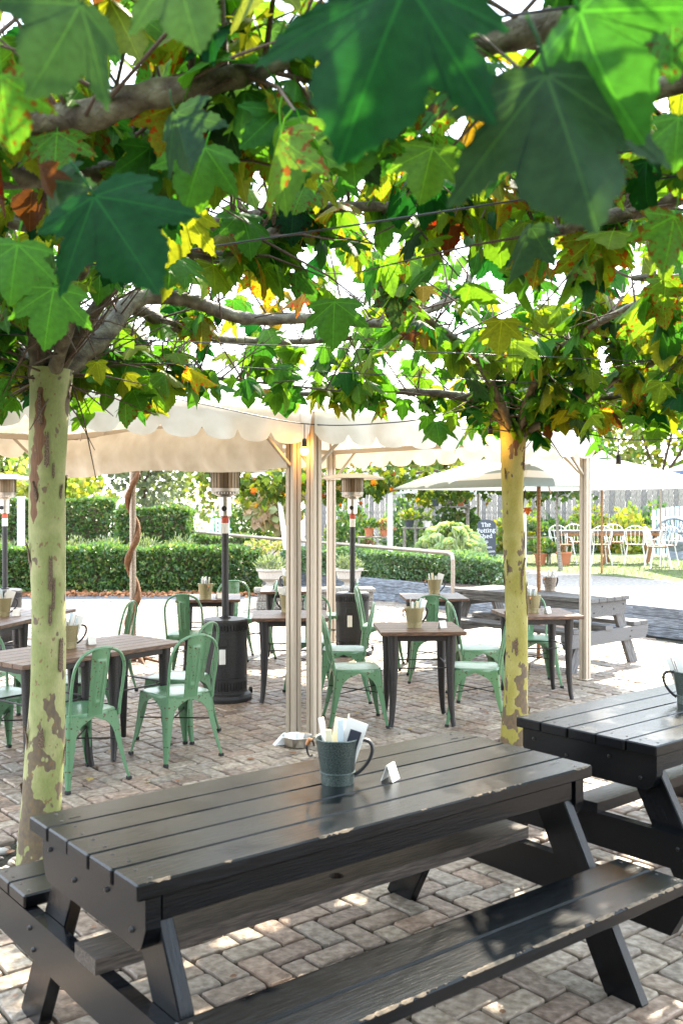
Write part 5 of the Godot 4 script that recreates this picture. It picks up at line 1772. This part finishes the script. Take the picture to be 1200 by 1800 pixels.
func place_garden() -> void:
	var b := MB.new()
	hedge("clipped leafy hedge along the path behind the far left tables", Vector3(-4.95, 0, -19.3), 0.0, Vector3(6.7, 0.87, 0.9), 520, 0.075, HEDGE)
	hedge("low clipped rosemary hedge behind the sleeper wall and handrail", Vector3(0.95, 0.38, -18.1), -0.742, Vector3(5.1, 0.46, 0.75), 900, 0.05, ROSEMARY)
	hedge("tall square hedge beyond the pale bushes, on the left", Vector3(-8.9, 0.38, -29.0), 0.0, Vector3(4.6, 1.5, 1.0), 260, 0.09, HEDGE)
	hedge("tall square hedge just right of the twined post", Vector3(-5.1, 0.38, -27.0), 0.0, Vector3(1.9, 1.25, 1.0), 300, 0.09, HEDGE)
	hedge("small low hedge beside the pale blue chair", Vector3(-3.2, 0.38, -26.5), 0.0, Vector3(1.6, 0.5, 0.8), 300, 0.08, HEDGE)
	for k in 7:
		shrub("lavender_bush", "rounded silvery bush in the row behind the path hedge", Vector3(-9.0 + k * 0.85, 0.38, -23.6 + 0.3 * sin(k * 2.0)), Vector3(0.6, 0.62, 0.6), 900, 0.11, OLIVE, leaf_slim, 0.5, "bush", "silvery bushes behind the path hedge")
	shrub("dark_shrub", "round dark green shrub behind the front heater's head", Vector3(-3.0, 0.38, -31.0), Vector3(1.3, 1.6, 1.0), 1500, 0.13, HEDGE, leaf_small)
	shrub("pale_shrub", "pale feathery shrub left of the round dark shrub", Vector3(-5.4, 0.38, -32.0), Vector3(1.4, 1.9, 1.0), 1300, 0.13, OLIVE, leaf_slim, 0.3)
	shrub("flower_shrub", "low flowering shrub between handrail and pale blue chair", Vector3(-1.8, 0.38, -24.0), Vector3(1.1, 0.55, 0.8), 900, 0.09, [[0.3, 0.32, 0.12], [0.4, 0.36, 0.2], [0.5, 0.35, 0.35], [0.2, 0.25, 0.1]], leaf_small)
	# leaf litter below the hedge
	var litter := thing("leaf_litter", "dry brown fallen leaves heaped along the foot of the path hedge", "leaves")
	litter.set_meta("kind", "stuff")
	var xs := []
	var cs := []
	for k in 2600:
		var p := Vector3(rng.randf_range(-8.6, -1.3), rng.randf_range(0.0, 0.035), -18.75 + rng.randfn(0, 0.16))
		xs.append(Transform3D(Basis(Vector3(rng.randfn(), 0.3, rng.randfn()).normalized(), PI / 2 + rng.randfn(0, 0.4)).scaled(Vector3.ONE * rng.randf_range(0.05, 0.1)), p))
		var w := rng.randf_range(0.6, 1.3)
		cs.append(Color(0.32 * w, 0.14 * w, 0.06 * w))
	for k in 260:
		var p := Vector3(rng.randf_range(-4, 3), 0.008, -2.2 - 11.0 * pow(rng.randf(), 0.8))
		xs.append(Transform3D(Basis(Vector3.UP, rng.randf() * TAU) * Basis(Vector3.RIGHT, PI / 2 + rng.randfn(0, 0.12)) * Basis().scaled(Vector3.ONE * rng.randf_range(0.02, 0.065)), p))
		cs.append(Color(0.2, 0.1, 0.05) if k % 3 else Color(0.36, 0.26, 0.08))
	many(litter, "dry_leaves", leaf_small, mats.litter_leaf, xs, cs)
	# stone wall with urns
	var t := thing("stone_seat_wall", "low pale stone wall with slab top carrying two urns", "wall", Vector3(-0.45, 0, -16.3), 0.08)
	for c in 2:
		for k in 5:
			part(t, "stone_block", cbox(Vector3(0.37, 0.135, 0.42), 0.015), variant(mats.stone, lin(0.34 + 0.03 * sin(k * 3.0 + c), 0.3, 0.24), Vector3(k, c, 0)) if k % 2 else mats.stone, Transform3D(Basis(), Vector3(-0.78 + k * 0.385 + (0.02 if c else 0.0), 0.07 + c * 0.14, 0)))
	part(t, "slab", cbox(Vector3(2.0, 0.06, 0.5), 0.01), mats.stone, Transform3D(Basis(), Vector3(0, 0.312, 0)))
	for u in [[-1.18, "stone urn with grey foliage at the left end of the stone wall"], [0.12, "stone urn with grey foliage behind the rear heater's pole"]]:
		t = thing("stone_urn", u[1], "urn", Vector3(u[0], 0.342, -16.3), 0, "stone urns on the low wall")
		b = MB.new()
		b.lathe([Vector2(0, 0), Vector2(0.13, 0), Vector2(0.13, 0.03), Vector2(0.07, 0.06), Vector2(0.08, 0.1), Vector2(0.19, 0.16), Vector2(0.21, 0.27), Vector2(0.24, 0.29), Vector2(0.24, 0.32), Vector2(0.2, 0.32), Vector2(0.18, 0.27), Vector2(0, 0.27)], 30, false)
		part(t, "bowl", b.mesh(), mats.urn_stone)
		var sp := []
		for k in 400:
			var d := Vector3(rng.randfn(), absf(rng.randfn()) + 0.3, rng.randfn()).normalized()
			sp.append([Vector3(0, 0.27, 0) + d * Vector3(0.26, 0.24, 0.26) * pow(rng.randf(), 0.4), d])
		leaf_cloud(t, "foliage", sp, leaf_slim, 0.1, OLIVE, 0.4)
	# big succulent in a brown bowl
	t = thing("succulent_bowl", "large pale green succulent spilling from a dark brown bowl above the hedge", "potted plant", Vector3(2.14, 0.38, -19.3))
	b = MB.new()
	b.lathe([Vector2(0, 0), Vector2(0.22, 0), Vector2(0.25, 0.05), Vector2(0.4, 0.32), Vector2(0.44, 0.45), Vector2(0.4, 0.47), Vector2(0.36, 0.42), Vector2(0, 0.4)], 30)
	part(t, "bowl", b.mesh(), mats.pot_brown)
	var rs := []
	var rc := []
	for k in 95:
		var d := Vector3(rng.randfn(), absf(rng.randfn()) * 0.7, rng.randfn()).normalized()
		var c := Vector3(d.x * 0.62, 0.42 + d.y * 0.5, d.z * 0.5) + Vector3(0, -0.12 * absf(d.x), 0)
		for j in 11:
			var a := j * 2.4
			var y := (d * 0.5 + Vector3(cos(a), 0.4 + 0.04 * j, sin(a))).normalized()
			var z := y.cross(d.cross(y)).normalized()
			rs.append(Transform3D(Basis(y.cross(z), y, z).scaled(Vector3.ONE * rng.randf_range(0.12, 0.19)), c))
			var w := rng.randf_range(0.8, 1.2)
			rc.append(Color(0.4 * w, 0.48 * w, 0.3 * w) if rng.randf() < 0.75 else Color(0.55 * w, 0.55 * w, 0.36 * w))
	many(t, "rosettes", leaf_round, mats.small_leaf, rs, rc)
	# chalkboard
	t = thing("chalkboard_sign", "dark arched chalkboard with white chalk lettering beside the succulent", "sign", Vector3(3.02, 0.38, -20.4), -0.1)
	var poly := PackedVector2Array([Vector2(-0.19, 0.2), Vector2(0.19, 0.2), Vector2(0.19, 0.95)])
	for k in 9:
		var a := PI * k / 8.0
		poly.append(Vector2(cos(a) * 0.19, 0.95 + sin(a) * 0.09))
	poly.append(Vector2(-0.19, 0.95))
	b = MB.new()
	b.prism(poly, 0.03)
	var board := part(t, "board", b.mesh(), mats.slate)
	for s in [-1.0, 1.0]:
		beam(t, "foot", Vector3(s * 0.15, 0, 0), Vector3(s * 0.15, 0.25, -0.005), 0.03, 0.03, mats.slate, Vector3.BACK)
		beam(t, "prop", Vector3(s * 0.15, 0, -0.3), Vector3(s * 0.15, 0.8, -0.03), 0.03, 0.02, mats.slate, Vector3.BACK)
	var font := SystemFont.new()
	font.font_names = PackedStringArray(["Droid Serif"])
	for l in [["The", 0.93, 0.125], ["Potting", 0.81, 0.125], ["Shed", 0.69, 0.125], ["flowers", 0.46, 0.075], ["homewares", 0.37, 0.075], ["gifts", 0.28, 0.075]]:
		var tm := TextMesh.new()
		tm.text = l[0]
		tm.font = font
		tm.font_size = 32
		tm.pixel_size = l[2] / 32.0 * 0.9
		tm.depth = 0.003
		part(board, "lettering", tm, mats.chalk, Transform3D(Basis(Vector3.BACK, 0.06), Vector3(-0.01, l[1], 0.017)))
	b = MB.new()
	for k in 5:
		var a := PI * (0.15 + 0.7 * k / 4.0)
		b.tube([Vector3(0, 0.55, 0.017), Vector3(cos(a) * 0.05, 0.55 + sin(a) * 0.06, 0.017)], [0.004], 5)
	b.tube([Vector3(0, 0.53, 0.017), Vector3(0, 0.6, 0.017)], [0.004], 5)
	part(board, "chalk_flower", b.mesh(), mats.chalk)
	# pergola of the nursery with turning vine
	t = thing("pergola", "white timber pergola carrying the turning vine in front of the nursery", "pergola")
	for x in [-0.25, 1.04, 3.9]:
		beam(t, "post", Vector3(x, 0.36, -21.0), Vector3(x, 2.3, -21.0), 0.11, 0.11, mats.white_paint, Vector3.BACK)
	beam(t, "post", Vector3(-1.15, 0.36, -21.2), Vector3(-1.4, 2.3, -21.2), 0.1, 0.1, mats.white_paint, Vector3.BACK)
	beam(t, "cross_beam", Vector3(-2.0, 2.35, -21.0), Vector3(4.4, 2.35, -21.0), 0.09, 0.14, mats.white_paint)
	t = thing("ornamental_vine", "vine with green and orange leaves hanging along the white pergola", "vine")
	xs = []
	cs = []
	for k in 1500:
		var q := rng.randf()
		var p := Vector3(lerpf(-2.2, 4.6, q), 2.35 + rng.randfn(0, 0.16) - absf(rng.randfn(0, 0.24)) * (0.5 + sin(q * 23.0) * 0.5), -20.9 + rng.randfn(0, 0.35))
		xs.append(leaf_frame(p, rng.randf() * TAU, rng.randf_range(0.4, 1.4), rng.randfn(0, 0.4), rng.randf_range(0.1, 0.19)))
		var c: Array = AUTUMN[rng.randi() % AUTUMN.size()] if rng.randf() < 0.13 else AUTUMN[[0, 1, 4][rng.randi() % 3]]
		cs.append(Color(c[0], c[1], c[2]) * rng.randf_range(0.9, 1.4))
	many(t, "foliage", leaf_coarse[1].mesh(), leaf_mixed, xs, cs)
	b = MB.new()
	var vp := []
	for k in 20:
		vp.append(Vector3(-2.0 + k * 0.33, 2.42 + 0.05 * sin(k * 1.7), -20.95 + 0.06 * sin(k * 2.3)))
	b.tube(vp, [0.025], 7)
	part(t, "stem", b.mesh(), mats.twig_bark)
	# plant stands
	for st in [[0.75, -22.0, 0.62, "low grey plant stand with terracotta pots beside the white post", 0.8], [2.35, -23.0, 1.3, "high plant shelf with a row of pots behind the succulent", 1.3], [1.75, -22.4, 0.82, "plant stand holding boxes right of the white post", 0.7], [4.35, -22.5, 0.6, "white plant stand with trays left of the lawn tables", 0.9]]:
		t = thing("plant_stand", st[3], "shelf", Vector3(st[0], 0.38, st[1]))
		for lv in [0.25, st[2]]:
			beam(t, "shelf_board", Vector3(-st[4] / 2, lv, 0), Vector3(st[4] / 2, lv, 0), 0.34, 0.035, mats.fence_timber)
		for sx in [-1.0, 1.0]:
			for sz in [-0.13, 0.13]:
				beam(t, "leg", Vector3(sx * (st[4] / 2 - 0.04), -0.02, sz), Vector3(sx * (st[4] / 2 - 0.04), st[2] - 0.018, sz), 0.045, 0.045, mats.fence_timber, Vector3.BACK)
	var pl := [[0.62, 1.018, -22.0, 0.11, 0.2, "terracotta", 0.2, HEDGE, "terracotta pot on the low stand beside the white post"], [0.95, 1.018, -22.0, 0.09, 0.14, "terracotta", 0.25, [[0.5, 0.25, 0.2], [0.5, 0.34, 0.28], [0.14, 0.22, 0.08]], "pot of red flowers on the low grey stand"], [0.6, 0.648, -21.95, 0.1, 0.12, "stone", 0.18, [[0.5, 0.25, 0.22], [0.15, 0.22, 0.08]], "pot of pink flowers on the lower board of the stand"],
		[1.9, 1.698, -23.0, 0.09, 0.15, "terracotta", 0.16, HEDGE, "terracotta pot at the left end of the high shelf"], [2.2, 1.698, -23.0, 0.1, 0.14, "slate", 0.2, ROSEMARY, "dark pot with grey foliage on the high shelf"], [2.5, 1.698, -23.0, 0.09, 0.13, "stone", 0.18, HEDGE, "pale stone pot on the high shelf"], [2.8, 1.698, -23.0, 0.09, 0.16, "terracotta", 0.2, LIME, "terracotta pot at the right end of the high shelf"],
		[1.55, 1.218, -22.4, 0.11, 0.16, "slate", 0.25, LIME, "dark box of lime leaves on the stand by the post"], [1.95, 1.218, -22.4, 0.1, 0.14, "white_paint", 0.2, OLIVE, "white pot on the stand by the post"], [4.15, 0.998, -22.5, 0.1, 0.12, "slate", 0.22, ROSEMARY, "dark tray of seedlings on the white stand"], [4.55, 0.998, -22.5, 0.1, 0.12, "slate", 0.24, HEDGE, "dark tray of leafy seedlings on the white stand"],
		[4.9, 0.386, -21.6, 0.17, 0.3, "terracotta", 0.05, HEDGE, "empty looking terracotta pot on the lawn by the young tree"], [4.45, 0.386, -21.9, 0.14, 0.26, "terracotta", 0.35, HEDGE, "terracotta pot with a leafy plant below the white stand"], [1.2, 0.386, -21.3, 0.12, 0.18, "terracotta", 0.2, HEDGE, "terracotta pot at the foot of the white post"]]
	for p in pl:
		potted(p[8], Vector3(p[0], p[1], p[2]), p[3], p[4], p[5], p[6], p[7], leaf_small)
	# fence
	t = thing("paling_fence", "grey timber paling fence at the back of the lawn and nursery", "fence", Vector3(0, 0.38, -29.0))
	for k in 92:
		var x := -1.0 + k * 0.158
		part(t, "paling", cbox(Vector3(2.05, 0.02, 0.15), 0.003), mats.fence_timber if k % 3 else variant(mats.fence_timber, lin(0.3, 0.28, 0.26), Vector3(k, 0, 0)), Transform3D(Basis(Vector3.UP, Vector3.BACK, Vector3.RIGHT), Vector3(x, 1.0 + 0.02 * sin(k * 1.9), 0)))
	for y in [0.4, 1.7]:
		beam(t, "fence_rail", Vector3(-1.1, y, -0.05), Vector3(13.6, y, -0.05), 0.05, 0.09, mats.fence_timber)
	# shrubs before the fence
	var row := [[3.6, 1.2, HEDGE], [4.9, 1.5, LIME], [6.0, 1.1, HEDGE], [6.9, 1.7, LIME], [8.0, 1.4, GOLDEN], [9.0, 1.6, HEDGE], [10.2, 1.5, LIME], [0.2, 1.6, HEDGE], [1.6, 1.9, ROSEMARY], [2.8, 1.8, HEDGE]]
	var row_said := ["leafy green shrub before the fence near the chalkboard", "lime green shrub before the fence behind the young tree", "dark green shrub before the fence above the first white chairs", "tall lime shrub before the fence behind the long table", "shrub with orange tinged leaves before the fence", "dense green shrub before the fence beside the picket gate", "lime shrub before the fence behind the picket gate", "green shrub behind the low plant stand", "tall grey green shrub behind the potting stands", "green shrub behind the high pot shelf"]
	for k in row.size():
		shrub("fence_shrub", row_said[k], Vector3(row[k][0], 0.38, -27.6 + 0.5 * sin(k * 2.2) + (3.4 if k > 6 else 0.0)), Vector3(0.75, row[k][1], 0.6), 800, 0.14, row[k][2], leaf_small, 0.1, "shrub", "shrubs before the fence")
	# parasols
	parasol("striped parasol standing through the weathered grey picnic table", Vector3(2.21, 0, -10.98), 1.2, 1.9, 2.4, 0.5, true)
	parasol("striped parasol behind the nursery succulent", Vector3(3.35, 0.38, -24.0), 1.5, 1.62, 2.25, 0.6, false)
	parasol("striped parasol over the lawn with a honey timber pole", Vector3(5.1, 0.38, -19.2), 1.35, 1.78, 2.3, 0.2, true)
	# lawn tables and chairs
	for lt in [[6.1, -22.6, 2.6, 0.05, "long pale timber trestle table on the lawn, the left one"], [8.3, -20.6, 2.2, 0.05, "long pale timber trestle table on the lawn, the right one"]]:
		t = thing("trestle_table", lt[4], "table", Vector3(lt[0], 0.386, lt[1]), lt[3], "trestle tables on the lawn")
		for k in 4:
			beam(t, "top_plank", Vector3(-lt[2] / 2, 0.735, (k - 1.5) * 0.2), Vector3(lt[2] / 2, 0.735, (k - 1.5) * 0.2), 0.19, 0.04, mats.grey_timber_1)
		beam(t, "apron", Vector3(-lt[2] / 2 + 0.1, 0.675, 0.36), Vector3(lt[2] / 2 - 0.1, 0.675, 0.36), 0.03, 0.075, mats.honey_timber)
		for sx in [-1.0, 0.0, 1.0]:
			for sz in [-1.0, 1.0]:
				beam(t, "leg", Vector3(sx * (lt[2] / 2 - 0.3) - sz * 0.16, 0, sz * 0.3), Vector3(sx * (lt[2] / 2 - 0.3) + sz * 0.1, 0.714, sz * 0.22), 0.07, 0.07, mats.honey_timber, Vector3.BACK)
	var wc := [[4.95, -21.9, 0.3, "white wire chair at the left end of the trestle tables"], [5.75, -21.85, PI, "white wire chair behind the single marquee leg"], [6.55, -21.85, PI - 0.3, "white wire chair facing the left trestle table, right of the leg"], [7.05, -21.4, PI + 0.2, "white wire chair between the two trestle tables"], [5.6, -23.3, 0.1, "white wire chair on the far side of the left trestle table"], [6.5, -23.3, -0.1, "white wire chair on the far side near the right trestle table"], [7.55, -19.8, PI, "white wire chair before the right trestle table"], [7.9, -21.5, 0.0, "white wire chair behind the right trestle table"], [6.65, -20.6, PI / 2, "white wire chair at the head of the right trestle table"]]
	for c in wc:
		wire_chair(c[3], Vector3(c[0], 0.386, c[1]), c[2])
	t = thing("young_tree", "slim bare young tree standing on the lawn left of the trestle tables", "tree", Vector3(4.45, 0.386, -20.0))
	b = MB.new()
	b.tube([Vector3(0.03, -0.02, 0), Vector3(-0.02, 0.5, 0), Vector3(-0.06, 1.1, 0.02), Vector3(-0.05, 1.8, 0)], [0.05, 0.035, 0.03, 0.024], 9)
	part(t, "trunk", b.mesh(), mats.fence_timber)
	var sp := []
	for k in 220:
		var d := Vector3(rng.randfn(), rng.randfn() * 0.6, rng.randfn()) * 0.24
		sp.append([Vector3(-0.05, 1.75, 0) + d, d.normalized()])
	leaf_cloud(t, "crown", sp, leaf_small, 0.12, HEDGE)
	# picket gate with a fan shaped wicker chair before it
	t = thing("picket_gate", "pale blue grey picket gate at the end of the lawn", "gate", Vector3(8.75, 0.386, -25.2))
	for k in 13:
		beam(t, "picket", Vector3(-0.72 + k * 0.12, 0.05, 0), Vector3(-0.72 + k * 0.12, 1.3 - 0.0025 * pow(k - 6, 2), 0), 0.085, 0.02, mats.pale_blue if k % 2 else mats.white_paint, Vector3.BACK)
	for y in [0.3, 1.0]:
		beam(t, "gate_rail", Vector3(-0.78, y, -0.03), Vector3(0.78, y, -0.03), 0.03, 0.08, mats.white_paint)
	t = thing("wicker_chair", "grey wicker chair with a fan shaped back before the picket gate", "chair", Vector3(8.3, 0.386, -24.2))
	b = MB.new()
	for k in 19:
		var a := PI * k / 18.0
		b.tube([Vector3(cos(a) * 0.2, 0.5 + sin(a) * 0.15, -0.2), Vector3(cos(a) * 0.5, 0.5 + sin(a) * 0.5, -0.3)], [0.016], 5)
	part(t, "fan_back", b.mesh(), mats.sleeper_1)
	var rim := []
	for k in 19:
		var a := PI * k / 18.0
		rim.append(Vector3(cos(a) * 0.5, 0.5 + sin(a) * 0.5, -0.3))
	rod(t, "rim", rim, 0.03, mats.sleeper_1, 7)
	b = MB.new()
	b.lathe([Vector2(0, 0), Vector2(0.27, 0), Vector2(0.2, 0.2), Vector2(0.27, 0.4), Vector2(0.27, 0.45), Vector2(0, 0.45)], 18)
	part(t, "seat_drum", b.mesh(), mats.sleeper_1)
	# navy shade tent
	t = thing("navy_gazebo", "navy folding gazebo at the right of the lawn", "gazebo", Vector3(8.6, 0.386, -20.5))
	b = MB.new()
	for k in 4:
		var r := Basis(Vector3.UP, k * PI / 2)
		b.face3(r * Vector3(-1.5, 2.06, 1.5), r * Vector3(1.5, 2.06, 1.5), Vector3(0, 2.75, 0), (r * Vector3(0, 1, 0.5)).normalized())
		b.quad(r * Vector3(-1.5, 2.06, 1.5), r * Vector3(1.5, 2.06, 1.5), r * Vector3(1.5, 1.82, 1.5), r * Vector3(-1.5, 1.82, 1.5), r * Vector3(0, 0, 1))
	part(t, "canopy", b.mesh(), mats.navy_cloth)
	for sx in [-1.0, 1.0]:
		for sz in [-1.0, 1.0]:
			rod(t, "leg", [Vector3(sx * 1.45, 0, sz * 1.45), Vector3(sx * 1.45, 2.05, sz * 1.45)], 0.025, mats.galvanised, 8)
	# pale blue garden chair
	t = thing("garden_chair", "pale blue slatted garden chair behind the front heater's pole", "chair", Vector3(-3.42, 0.38, -27.6), 0.15)
	for k in 5:
		beam(t, "back_slat", Vector3(-0.2 + k * 0.1, 0.42, -0.2), Vector3(-0.2 + k * 0.1, 0.95, -0.3), 0.06, 0.02, mats.pale_blue, Vector3.BACK)
	beam(t, "back_rail", Vector3(-0.27, 0.92, -0.31), Vector3(0.27, 0.92, -0.31), 0.03, 0.07, mats.pale_blue)
	part(t, "seat", cbox(Vector3(0.52, 0.03, 0.45), 0.006), mats.pale_blue, Transform3D(Basis(), Vector3(0, 0.42, 0)))
	for sx in [-1.0, 1.0]:
		beam(t, "leg", Vector3(sx * 0.25, 0, 0.2), Vector3(sx * 0.25, 0.65, 0.2), 0.05, 0.05, mats.pale_blue, Vector3.BACK)
		beam(t, "leg", Vector3(sx * 0.25, 0, -0.2), Vector3(sx * 0.25, 0.9, -0.28), 0.05, 0.05, mats.pale_blue, Vector3.BACK)
		beam(t, "arm", Vector3(sx * 0.27, 0.66, -0.25), Vector3(sx * 0.27, 0.66, 0.26), 0.07, 0.025, mats.pale_blue)
	# a white garden post and a visitor among the hedges
	t = thing("garden_post", "white timber post behind the hedge left of the mottled trunk", "post", Vector3(-7.0, 0.38, -21.4))
	part(t, "shaft", cbox(Vector3(1.5, 0.13, 0.13), 0.012), mats.white_paint, Transform3D(Basis(Vector3.UP, Vector3.BACK, Vector3.RIGHT), Vector3(0, 0.74, 0)))
	part(t, "cap", cbox(Vector3(0.17, 0.03, 0.17), 0.008), mats.white_paint, Transform3D(Basis(), Vector3(0, 1.505, 0)))
	t = thing("person", "person in a pale shirt walking away between the garden hedges", "person", Vector3(-6.15, 0.38, -28.0), 0.3)
	var bones := [[Vector3(0, 0.95, 0), Vector3(0, 1.4, 0), 0.14, 0.16, 1.5], [Vector3(-0.15, 1.42, 0), Vector3(0.15, 1.42, 0), 0.075, 0.075], [Vector3(0, 1.45, 0), Vector3(0, 1.56, 0.01), 0.055, 0.05], [Vector3(0, 1.62, 0.01), Vector3(0, 1.69, 0.0), 0.085, 0.09], [Vector3(0, 1.63, 0.08), Vector3(0, 1.62, 0.1), 0.018, 0.015],
		[Vector3(-0.2, 1.4, 0), Vector3(-0.26, 1.12, -0.02), 0.05, 0.042], [Vector3(-0.26, 1.12, -0.02), Vector3(-0.25, 0.88, 0.06), 0.04, 0.03], [Vector3(0.2, 1.4, 0), Vector3(0.26, 1.12, 0), 0.05, 0.042], [Vector3(0.26, 1.12, 0), Vector3(0.25, 0.88, 0.08), 0.04, 0.03],
		[Vector3(-0.09, 0.92, 0), Vector3(-0.1, 0.5, 0.05), 0.085, 0.06], [Vector3(-0.1, 0.5, 0.05), Vector3(-0.1, 0.06, -0.04), 0.058, 0.042], [Vector3(-0.1, 0.045, -0.05), Vector3(-0.11, 0.03, 0.12), 0.04, 0.03], [Vector3(0.09, 0.92, 0), Vector3(0.1, 0.5, 0.0), 0.085, 0.06], [Vector3(0.1, 0.5, 0.0), Vector3(0.1, 0.06, 0.03), 0.058, 0.042], [Vector3(0.1, 0.045, 0.02), Vector3(0.11, 0.03, 0.18), 0.04, 0.03]]
	part(t, "body", figure_mesh(bones, 0.03, Vector3(-0.36, -0.03, -0.24), Vector3(0.36, 1.84, 0.3)), mats.skin)
	var cloth := []
	for k in [0, 1, 5, 7]:
		var q: Array = bones[k].duplicate()
		q[2] += 0.014; q[3] += 0.014
		cloth.append(q)
	part(t, "shirt", figure_mesh(cloth, 0.03, Vector3(-0.36, 0.7, -0.3), Vector3(0.36, 1.6, 0.3)), mats.shirt)
	cloth = []
	for k in [9, 10, 12, 13]:
		var q: Array = bones[k].duplicate()
		q[2] += 0.014; q[3] += 0.014
		cloth.append(q)
	part(t, "trousers", figure_mesh(cloth, 0.03, Vector3(-0.3, -0.03, -0.24), Vector3(0.3, 1.1, 0.3)), mats.trousers)
	part(t, "hair", figure_mesh([[Vector3(0, 1.7, -0.02), Vector3(0, 1.64, -0.045), 0.092, 0.075]], 0.02, Vector3(-0.14, 1.5, -0.2), Vector3(0.14, 1.84, 0.12)), mats.hair)
	# trees that close the view
	var gt := [[-13, -38, 7.5, 3.4, LIME, "tall lime green tree far behind the left hedges"], [-8.5, -42, 7.0, 3.2, OLIVE, "silvery tree far behind the visitor"], [-4.5, -39, 6.5, 3.0, LIME, "yellowish tree behind the round dark shrub"], [-0.5, -40, 7.2, 3.2, HEDGE, "green tree behind the white pergola"], [3.5, -37, 6.5, 3.0, LIME, "lime tree behind the nursery fence"], [7.5, -38, 7.0, 3.2, HEDGE, "broad green tree behind the lawn fence"], [12, -37, 7.0, 3.4, LIME, "lime tree behind the navy gazebo"], [-18, -36, 7.0, 3.4, HEDGE, "dark tree beyond the far left heater"], [-9.6, -33, 3.6, 1.7, GOLDEN, "small golden tree left of the mottled trunk"], [-1.9, -30, 3.4, 1.3, BLUSH, "small rusty leaved tree behind the front heater's control head"]]
	for k in gt:
		garden_tree(k[5], Vector3(k[0], 0.38, k[1]), k[2], k[3], 3600 if k[2] > 5 else 1300, k[4])
